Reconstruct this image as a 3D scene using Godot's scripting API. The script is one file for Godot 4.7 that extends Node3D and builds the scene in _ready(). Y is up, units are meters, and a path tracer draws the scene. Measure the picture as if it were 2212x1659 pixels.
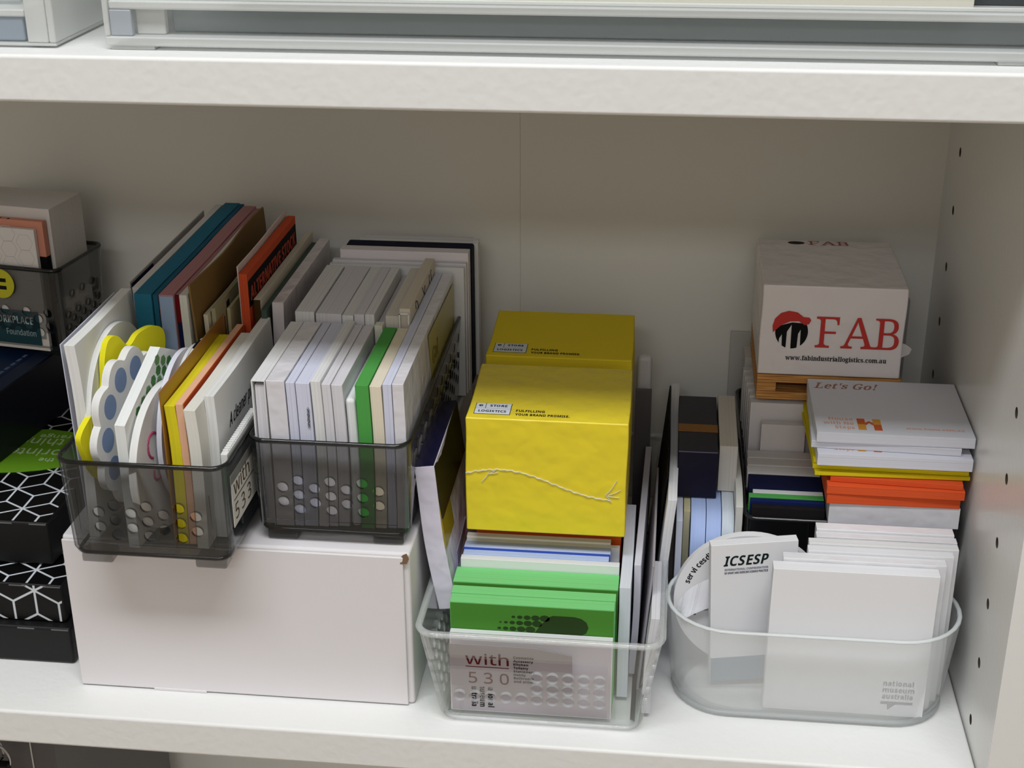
extends Node3D
# A shelf of note pads in plastic baskets. All lengths below are millimetres unless noted; MM turns them into metres.
# Origin: front top edge of the lower shelf at the inner face of the cabinet's right side panel. x right, y up, z towards the viewer.

const MM := 0.001
var used := {}
var mats := {}
var grp := ""
var stripes: ImageTexture
var grain: NoiseTexture2D
var crinkle: NoiseTexture2D
var orange_peel: NoiseTexture2D
var wood_tex: NoiseTexture2D
var cube_tex: ImageTexture


func _ready() -> void:
	# camera
	var cam := Camera3D.new()
	cam.name = "camera"
	cam.fov = rad_to_deg(2.0 * atan(829.5 / 3161.09))
	cam.near = 0.02
	cam.far = 20.0
	cam.position = Vector3(-0.15082, 0.43596, 0.56032)
	cam.basis = Basis.from_euler(Vector3(-0.4165, 0.113, -0.0042))
	add_child(cam)
	cam.current = true
	# environment: a closed room, so the sky gives nothing
	var we := WorldEnvironment.new()
	we.name = "world_environment"
	var e := Environment.new()
	e.background_mode = Environment.BG_COLOR
	e.background_color = Color(0.0, 0.0, 0.0)
	e.tonemap_mode = Environment.TONE_MAPPER_LINEAR
	e.tonemap_exposure = 0.95
	e.sdfgi_enabled = true
	e.ssao_enabled = true
	e.ssil_enabled = true
	we.environment = e
	add_child(we)
	# lamps: two flat ceiling panels
	textures()
	ceiling_panel(Vector3(-250, 1748, 730), Vector2(1500, 330), 2.8, "rectangular white ceiling light panel in front of the shelving cabinet")
	ceiling_panel(Vector3(-250, 1748, 2750), Vector2(1400, 420), 1.9, "rectangular white ceiling light panel at the far end of the room")
	room()
	cabinet()
	upper_boxes()
	left_stack()
	basket_one()
	basket_two()
	clear_basket()
	middle_pads()
	black_basket()
	frosted_bin()
	lower_things()


# ---------------------------------------------------------------- helpers
func numbered(n: String) -> String:
	if not used.has(n):
		used[n] = 0
		return n
	used[n] += 1
	return "%s_%03d" % [n, used[n]]


func tag(o: Node, label: String, category: String, group := "") -> void:
	o.set_meta("label", label)
	o.set_meta("category", category)
	if group:
		o.set_meta("group", group)


func thing(called: String, label: String, category: String, at := Vector3.ZERO, turn := 0.0) -> Node3D:
	var o := Node3D.new()
	o.name = numbered(called)
	add_child(o)
	o.position = at * MM
	o.rotation_degrees.y = turn
	tag(o, label, category, grp)
	return o


func part(called: String, mesh: Mesh, m: Material, parent: Node, at := Vector3.ZERO, rot := Vector3.ZERO) -> MeshInstance3D:
	var o := MeshInstance3D.new()
	o.name = called
	o.mesh = mesh
	o.material_override = m
	parent.add_child(o, true)
	o.position = at * MM
	o.rotation_degrees = rot
	return o


func noise_tex(freq: float, size: int, kind := FastNoiseLite.TYPE_SIMPLEX_SMOOTH, octaves := 3, seed_ := 7) -> NoiseTexture2D:
	var n := FastNoiseLite.new()
	n.noise_type = kind
	n.frequency = freq
	n.fractal_octaves = octaves
	n.seed = seed_
	var t := NoiseTexture2D.new()
	t.width = size
	t.height = size
	t.seamless = true
	t.noise = n
	return t


func textures() -> void:
	var rng := RandomNumberGenerator.new()
	rng.seed = 11
	var im := Image.create(256, 8, false, Image.FORMAT_RGB8)
	for i in 256:
		var v := rng.randf_range(0.95, 1.0)
		if rng.randf() < 0.10:
			v -= 0.07
		for j in 8:
			im.set_pixel(i, j, Color(v, v, v))
	stripes = ImageTexture.create_from_image(im)
	grain = noise_tex(0.02, 256)
	crinkle = noise_tex(0.012, 256, FastNoiseLite.TYPE_SIMPLEX_SMOOTH, 3, 3)
	orange_peel = noise_tex(0.07, 256, FastNoiseLite.TYPE_SIMPLEX_SMOOTH, 2, 5)
	wood_tex = noise_tex(0.02, 256, FastNoiseLite.TYPE_SIMPLEX_SMOOTH, 4, 9)
	# print of the black cartons: white outlines of stacked cubes
	var a := 74.0
	var w := 128
	var h := 222
	im = Image.create(w, h, false, Image.FORMAT_RGB8)
	for px in w:
		for py in h:
			var best := 1e9
			var lx := 0.0
			var ly := 0.0
			for cx in [0.0, 128.0, 64.0, -64.0, 192.0]:
				for cy in [0.0, 222.0, 111.0, -111.0, 333.0]:
					var odd := absf(fmod(absf(cx), 128.0) - 64.0) < 1.0
					var oddy := absf(fmod(absf(cy), 222.0) - 111.0) < 1.0
					if odd != oddy:
						continue
					var d := Vector2(px - cx, py - cy).length()
					if d < best:
						best = d
						lx = px - cx
						ly = py - cy
			var line := 1e9
			for k in 6:
				var an := deg_to_rad(30.0 + 60.0 * k)
				line = minf(line, absf(a * 0.866 - (lx * cos(an - PI / 6.0) + ly * sin(an - PI / 6.0))))
			for k in 3:
				var dir := Vector2.from_angle(deg_to_rad(90.0 + 120.0 * k))
				var along := clampf(Vector2(lx, ly).dot(dir), 0.0, a)
				line = minf(line, (Vector2(lx, ly) - dir * along).length())
			var v := 1.0 - smoothstep(2.6, 4.2, line)
			im.set_pixel(px, py, Color(0.012, 0.012, 0.016).lerp(Color(0.82, 0.84, 0.86), v))
	cube_tex = ImageTexture.create_from_image(im)


func mat(key: String, c: Color, rough := 0.6, spec := 0.4) -> StandardMaterial3D:
	if mats.has(key):
		return mats[key]
	var m := StandardMaterial3D.new()
	m.resource_name = key
	m.albedo_color = c
	m.roughness = rough
	m.metallic_specular = spec
	mats[key] = m
	return m


func paper(c: Color) -> StandardMaterial3D:
	var key := "paper_" + c.to_html(false)
	if mats.has(key):
		return mats[key]
	var m := mat(key, c, 0.75, 0.3)
	m.albedo_texture = stripes
	return m


func wrapped(c: Color) -> StandardMaterial3D:   # paper under shrink wrap: glossy, crinkled
	var key := "wrapped_" + c.to_html(false)
	if mats.has(key):
		return mats[key]
	var m := mat(key, c, 0.2, 0.5)
	m.heightmap_enabled = true
	m.heightmap_texture = crinkle
	m.heightmap_scale = 0.06
	m.uv1_triplanar = true
	m.uv1_scale = Vector3(16, 16, 16)
	return m


func ink(c: Color) -> StandardMaterial3D:
	return mat("ink_" + c.to_html(false), c, 0.7, 0.25)


func plastic(key: String, c: Color, alpha: float, rough := 0.08) -> StandardMaterial3D:
	if mats.has(key):
		return mats[key]
	var m := mat(key, Color(c.r, c.g, c.b, alpha), rough, 0.5)
	m.transparency = BaseMaterial3D.TRANSPARENCY_ALPHA
	return m


func coords(s: float, b: float, n: int, shift: float) -> PackedFloat32Array:
	var r := PackedFloat32Array([shift - s / 2, shift - s / 2 + b])
	for i in range(1, n):
		r.append(shift - s / 2 + b + (s - 2 * b) * i / n)
	r.append(shift + s / 2 - b)
	r.append(shift + s / 2)
	return r


# a bevelled block standing on y = 0; f bends it; UV.x runs across the sheets (axis "ax")
func slab(s: Vector3, b := 0.35, ax := 0, seg := Vector3i(1, 1, 1), f: Variant = null) -> ArrayMesh:
	b = minf(b, minf(s.x, minf(s.y, s.z)) * 0.45)
	var st := SurfaceTool.new()
	st.begin(Mesh.PRIMITIVE_TRIANGLES)
	var cs := [coords(s.x, b, seg.x, 0), coords(s.y, b, seg.y, s.y / 2), coords(s.z, b, seg.z, 0)]
	var c := Vector3(0, s.y / 2, 0)
	var inner := s / 2 - Vector3(b, b, b)
	for axis in 3:
		var ua := (axis + 1) % 3
		var va := (axis + 2) % 3
		for side in [-1, 1]:
			var us: PackedFloat32Array = cs[ua]
			var vs: PackedFloat32Array = cs[va]
			var grid := []
			for i in us.size():
				for j in vs.size():
					var p := Vector3.ZERO
					p[axis] = c[axis] + side * s[axis] / 2
					p[ua] = us[i]
					p[va] = vs[j]
					var q := (p - c).clamp(-inner, inner)
					var n := (p - c - q).normalized()
					var v := c + q + n * b
					var uv := Vector2(v[ax] / 14.0 + 0.37 * s.x, (v[ua] + v[va]) / 80.0)
					if axis == ax:
						uv = Vector2(0.5, 0.5)
					grid.append([v, n, uv])
			for i in us.size() - 1:
				for j in vs.size() - 1:
					var q := [grid[i * vs.size() + j], grid[(i + 1) * vs.size() + j], grid[(i + 1) * vs.size() + j + 1], grid[i * vs.size() + j + 1]]
					for t in [[0, 1, 2], [0, 2, 3]]:
						face(st, q[t[0]], q[t[1]], q[t[2]], f)
	st.index()
	return st.commit()


func face(st: SurfaceTool, a: Array, b: Array, c: Array, f: Variant = null) -> void:
	var g: Vector3 = (b[0] - a[0]).cross(c[0] - a[0])
	var nn: Vector3 = a[1] + b[1] + c[1]
	var order := [a, c, b] if g.dot(nn) > 0.0 else [a, b, c]
	for v in order:
		var p: Vector3 = v[0]
		var n: Vector3 = v[1]
		if f != null:
			var h := 0.05
			var p0: Vector3 = f.call(p)
			var jx: Vector3 = (f.call(p + Vector3(h, 0, 0)) - p0) / h
			var jy: Vector3 = (f.call(p + Vector3(0, h, 0)) - p0) / h
			var jz: Vector3 = (f.call(p + Vector3(0, 0, h)) - p0) / h
			n = (Basis(jx, jy, jz).inverse().transposed() * n).normalized()
			p = p0
		st.set_normal(n)
		st.set_uv(v[2])
		st.add_vertex(p * MM)


func tri(st: SurfaceTool, a: Vector3, b: Vector3, c: Vector3, na: Vector3, nb: Vector3, nc: Vector3) -> void:
	face(st, [a, na, Vector2(a.x + a.z, a.y) / 60.0], [b, nb, Vector2(b.x + b.z, b.y) / 60.0], [c, nc, Vector2(c.x + c.z, c.y) / 60.0])


func quad(st: SurfaceTool, a: Vector3, b: Vector3, c: Vector3, d: Vector3, na: Vector3, nb: Vector3, nc: Vector3, nd: Vector3) -> void:
	tri(st, a, b, c, na, nb, nc)
	tri(st, a, c, d, na, nc, nd)


# a flat shape in x and y, from z = 0 to z = depth
func plate(poly: PackedVector2Array, depth := 0.12, smooth := 35.0) -> ArrayMesh:
	var st := SurfaceTool.new()
	st.begin(Mesh.PRIMITIVE_TRIANGLES)
	plate_into(st, poly, depth, smooth)
	st.index()
	return st.commit()


func plate_into(st: SurfaceTool, poly: PackedVector2Array, depth: float, smooth := 35.0, z0 := 0.0) -> void:
	if Geometry2D.is_polygon_clockwise(poly):
		poly = poly.duplicate()
		poly.reverse()
	var idx := Geometry2D.triangulate_polygon(poly)
	var F := Vector3(0, 0, 1)
	for i in range(0, idx.size(), 3):
		var p := [poly[idx[i]], poly[idx[i + 1]], poly[idx[i + 2]]]
		tri3(st, p, z0 + depth, F)
		tri3(st, p, z0, -F)
	var n := poly.size()
	for i in n:
		var a := poly[i]
		var b := poly[(i + 1) % n]
		var e0 := (a - poly[(i + n - 1) % n]).normalized()
		var e1 := (b - a).normalized()
		var e2 := (poly[(i + 2) % n] - b).normalized()
		var m := Vector2(e1.y, -e1.x)
		var na := m
		var nb := m
		if absf(rad_to_deg(e0.angle_to(e1))) < smooth:
			na = (m + Vector2(e0.y, -e0.x)).normalized()
		if absf(rad_to_deg(e1.angle_to(e2))) < smooth:
			nb = (m + Vector2(e2.y, -e2.x)).normalized()
		var A := Vector3(na.x, na.y, 0)
		var B := Vector3(nb.x, nb.y, 0)
		var q := [[Vector3(a.x, a.y, z0), A], [Vector3(b.x, b.y, z0), B], [Vector3(b.x, b.y, z0 + depth), B], [Vector3(a.x, a.y, z0 + depth), A]]
		for k in q:
			k.append(Vector2(k[0].z / 14.0, 0.3))
		face(st, q[0], q[1], q[2])
		face(st, q[0], q[2], q[3])


func tri3(st: SurfaceTool, p: Array, z: float, n: Vector3) -> void:
	var uv := Vector2(0.5, 0.5)
	face(st, [Vector3(p[0].x, p[0].y, z), n, uv], [Vector3(p[1].x, p[1].y, z), n, uv], [Vector3(p[2].x, p[2].y, z), n, uv])


func rect(x0: float, y0: float, x1: float, y1: float) -> PackedVector2Array:
	return PackedVector2Array([Vector2(x0, y0), Vector2(x1, y0), Vector2(x1, y1), Vector2(x0, y1)])


func oval(c: Vector2, rx: float, ry: float, n := 40) -> PackedVector2Array:
	var p := PackedVector2Array()
	for i in n:
		p.append(c + Vector2(cos(TAU * i / n) * rx, sin(TAU * i / n) * ry))
	return p


func rounded(x0: float, y0: float, x1: float, y1: float, r: float, n := 8) -> PackedVector2Array:
	var p := PackedVector2Array()
	var cs := [Vector2(x1 - r, y1 - r), Vector2(x0 + r, y1 - r), Vector2(x0 + r, y0 + r), Vector2(x1 - r, y0 + r)]
	for k in 4:
		for i in n + 1:
			p.append(cs[k] + Vector2.from_angle(PI / 2 * (k + float(i) / n)) * r)
	return p


# lettering lies in the x-y plane of its parent, read from +z; at = left end of the base line; cap = height of a capital, fit = length of the line
func letters(text: String, cap: float, fit: float, m: Material, parent: Node, at: Vector3, rot := Vector3.ZERO, font := "Droid Sans", bold := false, called := "lettering", slant := 0.0) -> MeshInstance3D:
	var f := SystemFont.new()
	f.font_names = PackedStringArray([font])
	f.font_weight = 700 if bold else 400
	var made := []
	for s in ["H", text]:
		var t := TextMesh.new()
		t.font = f
		t.text = s
		t.font_size = 32
		t.pixel_size = 0.001
		t.depth = 0.0001
		t.curve_step = 3.0
		t.horizontal_alignment = HORIZONTAL_ALIGNMENT_LEFT
		made.append(t)
	var h: AABB = made[0].get_aabb()
	var w: AABB = made[1].get_aabb()
	var sy := cap * MM / h.size.y
	var sx := fit * MM / w.size.x if fit > 0.0 else sy
	var o := part(called, made[1], m, parent, at, rot)
	o.transform = o.transform * Transform3D(Basis(Vector3(sx, 0, 0), Vector3(slant * sy, sy, 0), Vector3(0, 0, 1)), Vector3(-w.position.x * sx, -h.position.y * sy, 0))
	return o


# a note pad: a block of sheets between the corners a and b
func pad(label: String, a: Vector3, b: Vector3, m: Material, o := {}) -> MeshInstance3D:
	var s := b - a
	var ax: int = o.get("ax", 0 if s.x <= s.y and s.x <= s.z else (1 if s.y <= s.z else 2))
	var lean: float = o.get("lean", 0.0)
	var bow: float = o.get("bow", 0.0)
	var leanz: float = o.get("leanz", 0.0)
	var wave: float = o.get("wave", 0.0)
	var twist: float = o.get("twist", 0.0)
	var f: Variant = null
	var seg := Vector3i(1, 1, 1)
	if lean != 0.0 or bow != 0.0 or leanz != 0.0 or wave != 0.0 or twist != 0.0:
		seg = Vector3i(1, 10, 8 if wave != 0.0 or twist != 0.0 else 1)
		f = func(p: Vector3) -> Vector3:
			var k := p.y / s.y
			return p + Vector3(lean * k + bow * sin(PI * k) + wave * sin(7.0 * k + 0.06 * p.z) * k + twist * (p.z / s.z), 0, leanz * k)
	var me := slab(s, o.get("bev", 0.22), ax, seg, f)
	var r := MeshInstance3D.new()
	r.name = numbered(o.get("name", "note_pad"))
	r.mesh = me
	r.material_override = m
	add_child(r)
	r.position = Vector3((a.x + b.x) / 2, a.y, (a.z + b.z) / 2) * MM
	r.rotation_degrees = o.get("rot", Vector3.ZERO)
	if o.has("frame"):
		r.transform = (o.frame as Transform3D) * r.transform
	tag(r, label, o.get("cat", "note pad"), grp)
	return r


func xf(yaw: float, at: Vector3) -> Transform3D:
	return Transform3D(Basis(Vector3.UP, deg_to_rad(yaw)), at * MM)


# ring of points round a rounded rectangle; stops: for each side a list of extra positions along it
func ring(hx: float, hz: float, r: float, y: float, stops: Array, n := 6) -> Array:
	var out := []
	var cs := [Vector3(hx - r, y, hz - r), Vector3(hx - r, y, -hz + r), Vector3(-hx + r, y, -hz + r), Vector3(-hx + r, y, hz - r)]
	var ns := [Vector3(0, 0, 1), Vector3(1, 0, 0), Vector3(0, 0, -1), Vector3(-1, 0, 0)]
	var dirs := [Vector3(1, 0, 0), Vector3(0, 0, -1), Vector3(-1, 0, 0), Vector3(0, 0, 1)]
	for k in 4:
		var start: Vector3 = cs[(k + 3) % 4] + ns[k] * r
		var end: Vector3 = cs[k] + ns[k] * r
		out.append([start, ns[k]])
		for t in stops[k]:
			var p: Vector3 = start
			var d: Vector3 = dirs[k]
			var off: float = t - (start.dot(d))
			out.append([p + d * off, ns[k]])
		out.append([end, ns[k]])
		for i in range(1, n):
			var an := PI / 2 * i / n
			var nn: Vector3 = ns[k] * cos(an) + ns[(k + 1) % 4] * sin(an)
			out.append([cs[k] + nn * r, nn])
	return out


# a flared plastic tub. holes: per side null or {u0,u1,v0,v1,cells:[[x0,x1,y0,y1,r]...]} in mm along the side and up
var hole_edges: SurfaceTool   # the walls of the holes of the tub made last


func tub(hx: float, hz: float, h: float, r: float, flare: float, wall: float, holes: Array, fillet := 4.0) -> ArrayMesh:
	hole_edges = SurfaceTool.new()
	hole_edges.begin(Mesh.PRIMITIVE_TRIANGLES)
	var st := SurfaceTool.new()
	st.begin(Mesh.PRIMITIVE_TRIANGLES)
	var stops := [[], [], [], []]
	var vs := [0.0, 0.3 * fillet, fillet, h]
	for k in 4:
		if holes[k] != null:
			stops[k] = [holes[k].u0, holes[k].u1]
			for v in [holes[k].v0, holes[k].v1]:
				if not vs.has(v):
					vs.append(v)
	vs.sort()
	var outer := []
	var inner := []
	for v in vs:
		var ins: float = flare * (1.0 - v / h)
		if v == 0.0:
			ins += fillet * 0.8
		elif v < fillet:
			ins += fillet * 0.25
		outer.append(ring(hx - ins, hz - ins, maxf(r - ins * 0.3, 1.5), v, stops))
		inner.append(ring(hx - ins - wall, hz - ins - wall, maxf(r - ins * 0.3 - wall, 1.0), maxf(v, wall), stops))
	var n: int = outer[0].size()
	# which ring index starts each hole cell
	var cell_at := {}
	var idx := 0
	for k in 4:
		var extra: int = stops[k].size()
		if extra:
			cell_at[idx + 1] = k
		idx += 2 + extra + 5
	for l in vs.size() - 1:
		for i in n:
			var j := (i + 1) % n
			var k: int = cell_at.get(i, -1)
			if k >= 0 and vs[l] >= holes[k].v0 - 0.01 and vs[l + 1] <= holes[k].v1 + 0.01:
				perforated(st, [outer[l][i][0], outer[l][j][0], outer[l + 1][j][0], outer[l + 1][i][0]], [inner[l][i][0], inner[l][j][0], inner[l + 1][j][0], inner[l + 1][i][0]], holes[k], vs[l], vs[l + 1], outer[l][i][1])
				continue
			quad(st, outer[l][i][0], outer[l][j][0], outer[l + 1][j][0], outer[l + 1][i][0], outer[l][i][1], outer[l][j][1], outer[l + 1][j][1], outer[l + 1][i][1])
			quad(st, inner[l][i][0], inner[l][j][0], inner[l + 1][j][0], inner[l + 1][i][0], -inner[l][i][1], -inner[l][j][1], -inner[l + 1][j][1], -inner[l + 1][i][1])
	var top := vs.size() - 1
	for i in n:
		var j := (i + 1) % n
		quad(st, outer[top][i][0], outer[top][j][0], inner[top][j][0], inner[top][i][0], Vector3.UP, Vector3.UP, Vector3.UP, Vector3.UP)
		tri(st, outer[0][i][0], outer[0][j][0], Vector3(0, 0, 0), Vector3.DOWN, Vector3.DOWN, Vector3.DOWN)
		tri(st, inner[0][i][0], inner[0][j][0], Vector3(0, wall, 0), Vector3.UP, Vector3.UP, Vector3.UP)
	st.index()
	return st.commit()


func perforated(st: SurfaceTool, o: Array, q: Array, hole: Dictionary, v0: float, v1: float, n: Vector3) -> void:
	var w: float = hole.u1 - hole.u0
	var h: float = v1 - v0
	var at := func(c: Array, u: float, v: float) -> Vector3:
		var a: Vector3 = c[0].lerp(c[1], u / w)
		var b: Vector3 = c[3].lerp(c[2], u / w)
		return a.lerp(b, v / h)
	for cell in hole.cells:
		if cell[2] < v0 - 0.01 or cell[3] > v1 + 0.01:
			continue
		var x0: float = cell[0]
		var x1: float = cell[1]
		var y0: float = cell[2] - v0
		var y1: float = cell[3] - v0
		var r: float = cell[4]
		if r <= 0.0:
			quad(st, at.call(o, x0, y0), at.call(o, x1, y0), at.call(o, x1, y1), at.call(o, x0, y1), n, n, n, n)
			quad(st, at.call(q, x0, y0), at.call(q, x1, y0), at.call(q, x1, y1), at.call(q, x0, y1), -n, -n, -n, -n)
			continue
		var c := Vector2((x0 + x1) / 2, (y0 + y1) / 2)
		var half := Vector2((x1 - x0) / 2, (y1 - y0) / 2)
		var angles := []
		for i in 16:
			angles.append(TAU * i / 16.0)
		for s in [Vector2(1, 1), Vector2(-1, 1), Vector2(-1, -1), Vector2(1, -1)]:
			angles.append(fposmod((half * s).angle(), TAU))
		angles.sort()
		for i in angles.size():
			var a0: float = angles[i]
			var a1: float = angles[(i + 1) % angles.size()]
			var d0 := Vector2.from_angle(a0)
			var d1 := Vector2.from_angle(a1)
			if d0.distance_to(d1) < 0.0001:
				continue
			var e0 := c + d0 * minf(half.x / maxf(absf(d0.x), 1e-6), half.y / maxf(absf(d0.y), 1e-6))
			var e1 := c + d1 * minf(half.x / maxf(absf(d1.x), 1e-6), half.y / maxf(absf(d1.y), 1e-6))
			var i0 := c + d0 * r
			var i1 := c + d1 * r
			quad(st, at.call(o, e0.x, e0.y), at.call(o, e1.x, e1.y), at.call(o, i1.x, i1.y), at.call(o, i0.x, i0.y), n, n, n, n)
			quad(st, at.call(q, e0.x, e0.y), at.call(q, e1.x, e1.y), at.call(q, i1.x, i1.y), at.call(q, i0.x, i0.y), -n, -n, -n, -n)
			var side: Vector3 = (o[1] - o[0]).normalized()
			var up: Vector3 = (o[3] - o[0]).normalized()
			var n0 := -(side * d0.x + up * d0.y)
			var n1 := -(side * d1.x + up * d1.y)
			quad(hole_edges, at.call(o, i0.x, i0.y), at.call(o, i1.x, i1.y), at.call(q, i1.x, i1.y), at.call(q, i0.x, i0.y), n0, n1, n1, n0)


func hole_cells(u0: float, u1: float, v0: float, v1: float, cols: int, rows: int, r: float, stagger := false, mask: Variant = null) -> Dictionary:
	var cells := []
	var cw := (u1 - u0) / cols
	var ch := (v1 - v0) / rows
	for i in cols:
		var x0 := i * cw
		if stagger and i % 2 == 0:
			cells.append([x0, x0 + cw, v0, v0 + ch / 2, 0.0])
			for j in rows - 1:
				cells.append([x0, x0 + cw, v0 + ch * (j + 0.5), v0 + ch * (j + 1.5), r])
			cells.append([x0, x0 + cw, v1 - ch / 2, v1, 0.0])
		else:
			for j in rows:
				var open: bool = mask.call(i, j) if mask != null else true
				cells.append([x0, x0 + cw, v0 + ch * j, v0 + ch * (j + 1), r if open else 0.0])
	return {"u0": u0, "u1": u1, "v0": v0, "v1": v1, "cells": cells}


# a lip that follows the rim of a tub
func lip(hx: float, hz: float, r: float, y0: float, y1: float, wide: float) -> ArrayMesh:
	var st := SurfaceTool.new()
	st.begin(Mesh.PRIMITIVE_TRIANGLES)
	var prof := [[0.5, 0.0], [0.15, 0.25], [0.0, 0.6], [0.15, 0.9], [0.5, 1.0], [0.85, 0.9], [1.0, 0.6], [0.85, 0.25]]
	var rings := []
	for p in prof:
		var ins: float = p[0] * wide
		rings.append(ring(hx - ins, hz - ins, maxf(r - ins, 0.8), lerpf(y0, y1, p[1]), [[], [], [], []], 8))
	var m := prof.size()
	var n: int = rings[0].size()
	for k in m:
		var k2 := (k + 1) % m
		for i in n:
			var j := (i + 1) % n
			var mid := func(a: int, b: int) -> Vector3:
				var out: Vector3 = rings[a][b][1]
				return (out * (0.5 - prof[a][0]) + Vector3.UP * (prof[a][1] - 0.5)).normalized()
			quad(st, rings[k][i][0], rings[k][j][0], rings[k2][j][0], rings[k2][i][0], mid.call(k, i), mid.call(k, j), mid.call(k2, j), mid.call(k2, i))
	st.index()
	return st.commit()


func tube(path: PackedVector3Array, r: float, n := 8) -> ArrayMesh:
	var st := SurfaceTool.new()
	st.begin(Mesh.PRIMITIVE_TRIANGLES)
	var rings := []
	for i in path.size():
		var d := (path[mini(i + 1, path.size() - 1)] - path[maxi(i - 1, 0)]).normalized()
		var s := d.cross(Vector3(0.31, 0.9, 0.2)).normalized()
		var u := s.cross(d)
		var rr := []
		for k in n:
			var v := s * cos(TAU * k / n) + u * sin(TAU * k / n)
			rr.append([path[i] + v * r, v])
		rings.append(rr)
	for i in path.size() - 1:
		for k in n:
			var k2 := (k + 1) % n
			quad(st, rings[i][k][0], rings[i][k2][0], rings[i + 1][k2][0], rings[i + 1][k][0], rings[i][k][1], rings[i][k2][1], rings[i + 1][k2][1], rings[i + 1][k][1])
	for e in [0, path.size() - 1]:
		for k in n:
			var nn := (path[0] - path[1]).normalized() if e == 0 else (path[e] - path[e - 1]).normalized()
			tri(st, rings[e][k][0], rings[e][(k + 1) % n][0], path[e], nn, nn, nn)
	st.index()
	return st.commit()


func box(called: String, a: Vector3, b: Vector3, m: Material, parent: Node, bev := 1.0) -> MeshInstance3D:
	return part(called, slab(b - a, bev), m, parent, Vector3((a.x + b.x) / 2, a.y, (a.z + b.z) / 2))


func struct(called: String, a: Vector3, b: Vector3, m: Material) -> void:
	var o := box(called, a, b, m, self, 2.0)
	o.set_meta("kind", "structure")


# ---------------------------------------------------------------- room and cabinet
func ceiling_panel(at: Vector3, size: Vector2, energy: float, label: String) -> void:
	var t := thing("ceiling_light_panel", label, "ceiling light", at)
	var white := mat("lamp_frame", Color(0.9, 0.9, 0.9), 0.5)
	for s in [-1, 1]:
		box("frame", Vector3(-size.x / 2 - 15, -14, s * (size.y / 2 + 8) - 8), Vector3(size.x / 2 + 15, 0, s * (size.y / 2 + 8) + 8), white, t)
		box("frame", Vector3(s * (size.x / 2 + 8) - 8, -14, -size.y / 2), Vector3(s * (size.x / 2 + 8) + 8, 0, size.y / 2), white, t)
	var glow := mat("lamp_diffuser", Color(0.9, 0.9, 0.9), 0.6)
	glow.emission_enabled = true
	glow.emission = Color(0.97, 0.985, 1.0)
	glow.emission_energy_multiplier = 1.5
	box("diffuser", Vector3(-size.x / 2, -8, -size.y / 2), Vector3(size.x / 2, 0, size.y / 2), glow, t)
	var l := AreaLight3D.new()
	l.name = "panel_light"
	l.area_size = size * MM
	l.light_color = Color(0.97, 0.985, 1.0)
	l.light_energy = energy
	l.area_range = 8.0
	l.area_attenuation = 2.0
	l.shadow_enabled = true
	t.add_child(l)
	l.position = Vector3(0, -20, 0) * MM
	l.rotation_degrees.x = -90


func room() -> void:
	var w := mat("room_wall", Color(0.86, 0.83, 0.79), 0.9, 0.2)
	var c := mat("room_ceiling", Color(0.92, 0.91, 0.9), 0.9, 0.2)
	var f := mat("room_floor", Color(0.70, 0.64, 0.57), 0.9, 0.2)
	struct("floor", Vector3(-2400, -1050, -400), Vector3(1800, -950, 3400), f)
	struct("ceiling", Vector3(-2400, 1750, -400), Vector3(1800, 1850, 3400), c)
	struct("wall_back", Vector3(-2400, -950, -400), Vector3(1800, 1750, -290), w)
	struct("wall_front", Vector3(-2400, -950, 3300), Vector3(1800, 1750, 3400), w)
	struct("wall_left", Vector3(-2400, -950, -290), Vector3(-2300, 1750, 3300), w)
	struct("wall_right", Vector3(1700, -950, -290), Vector3(1800, 1750, 3300), w)


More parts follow.
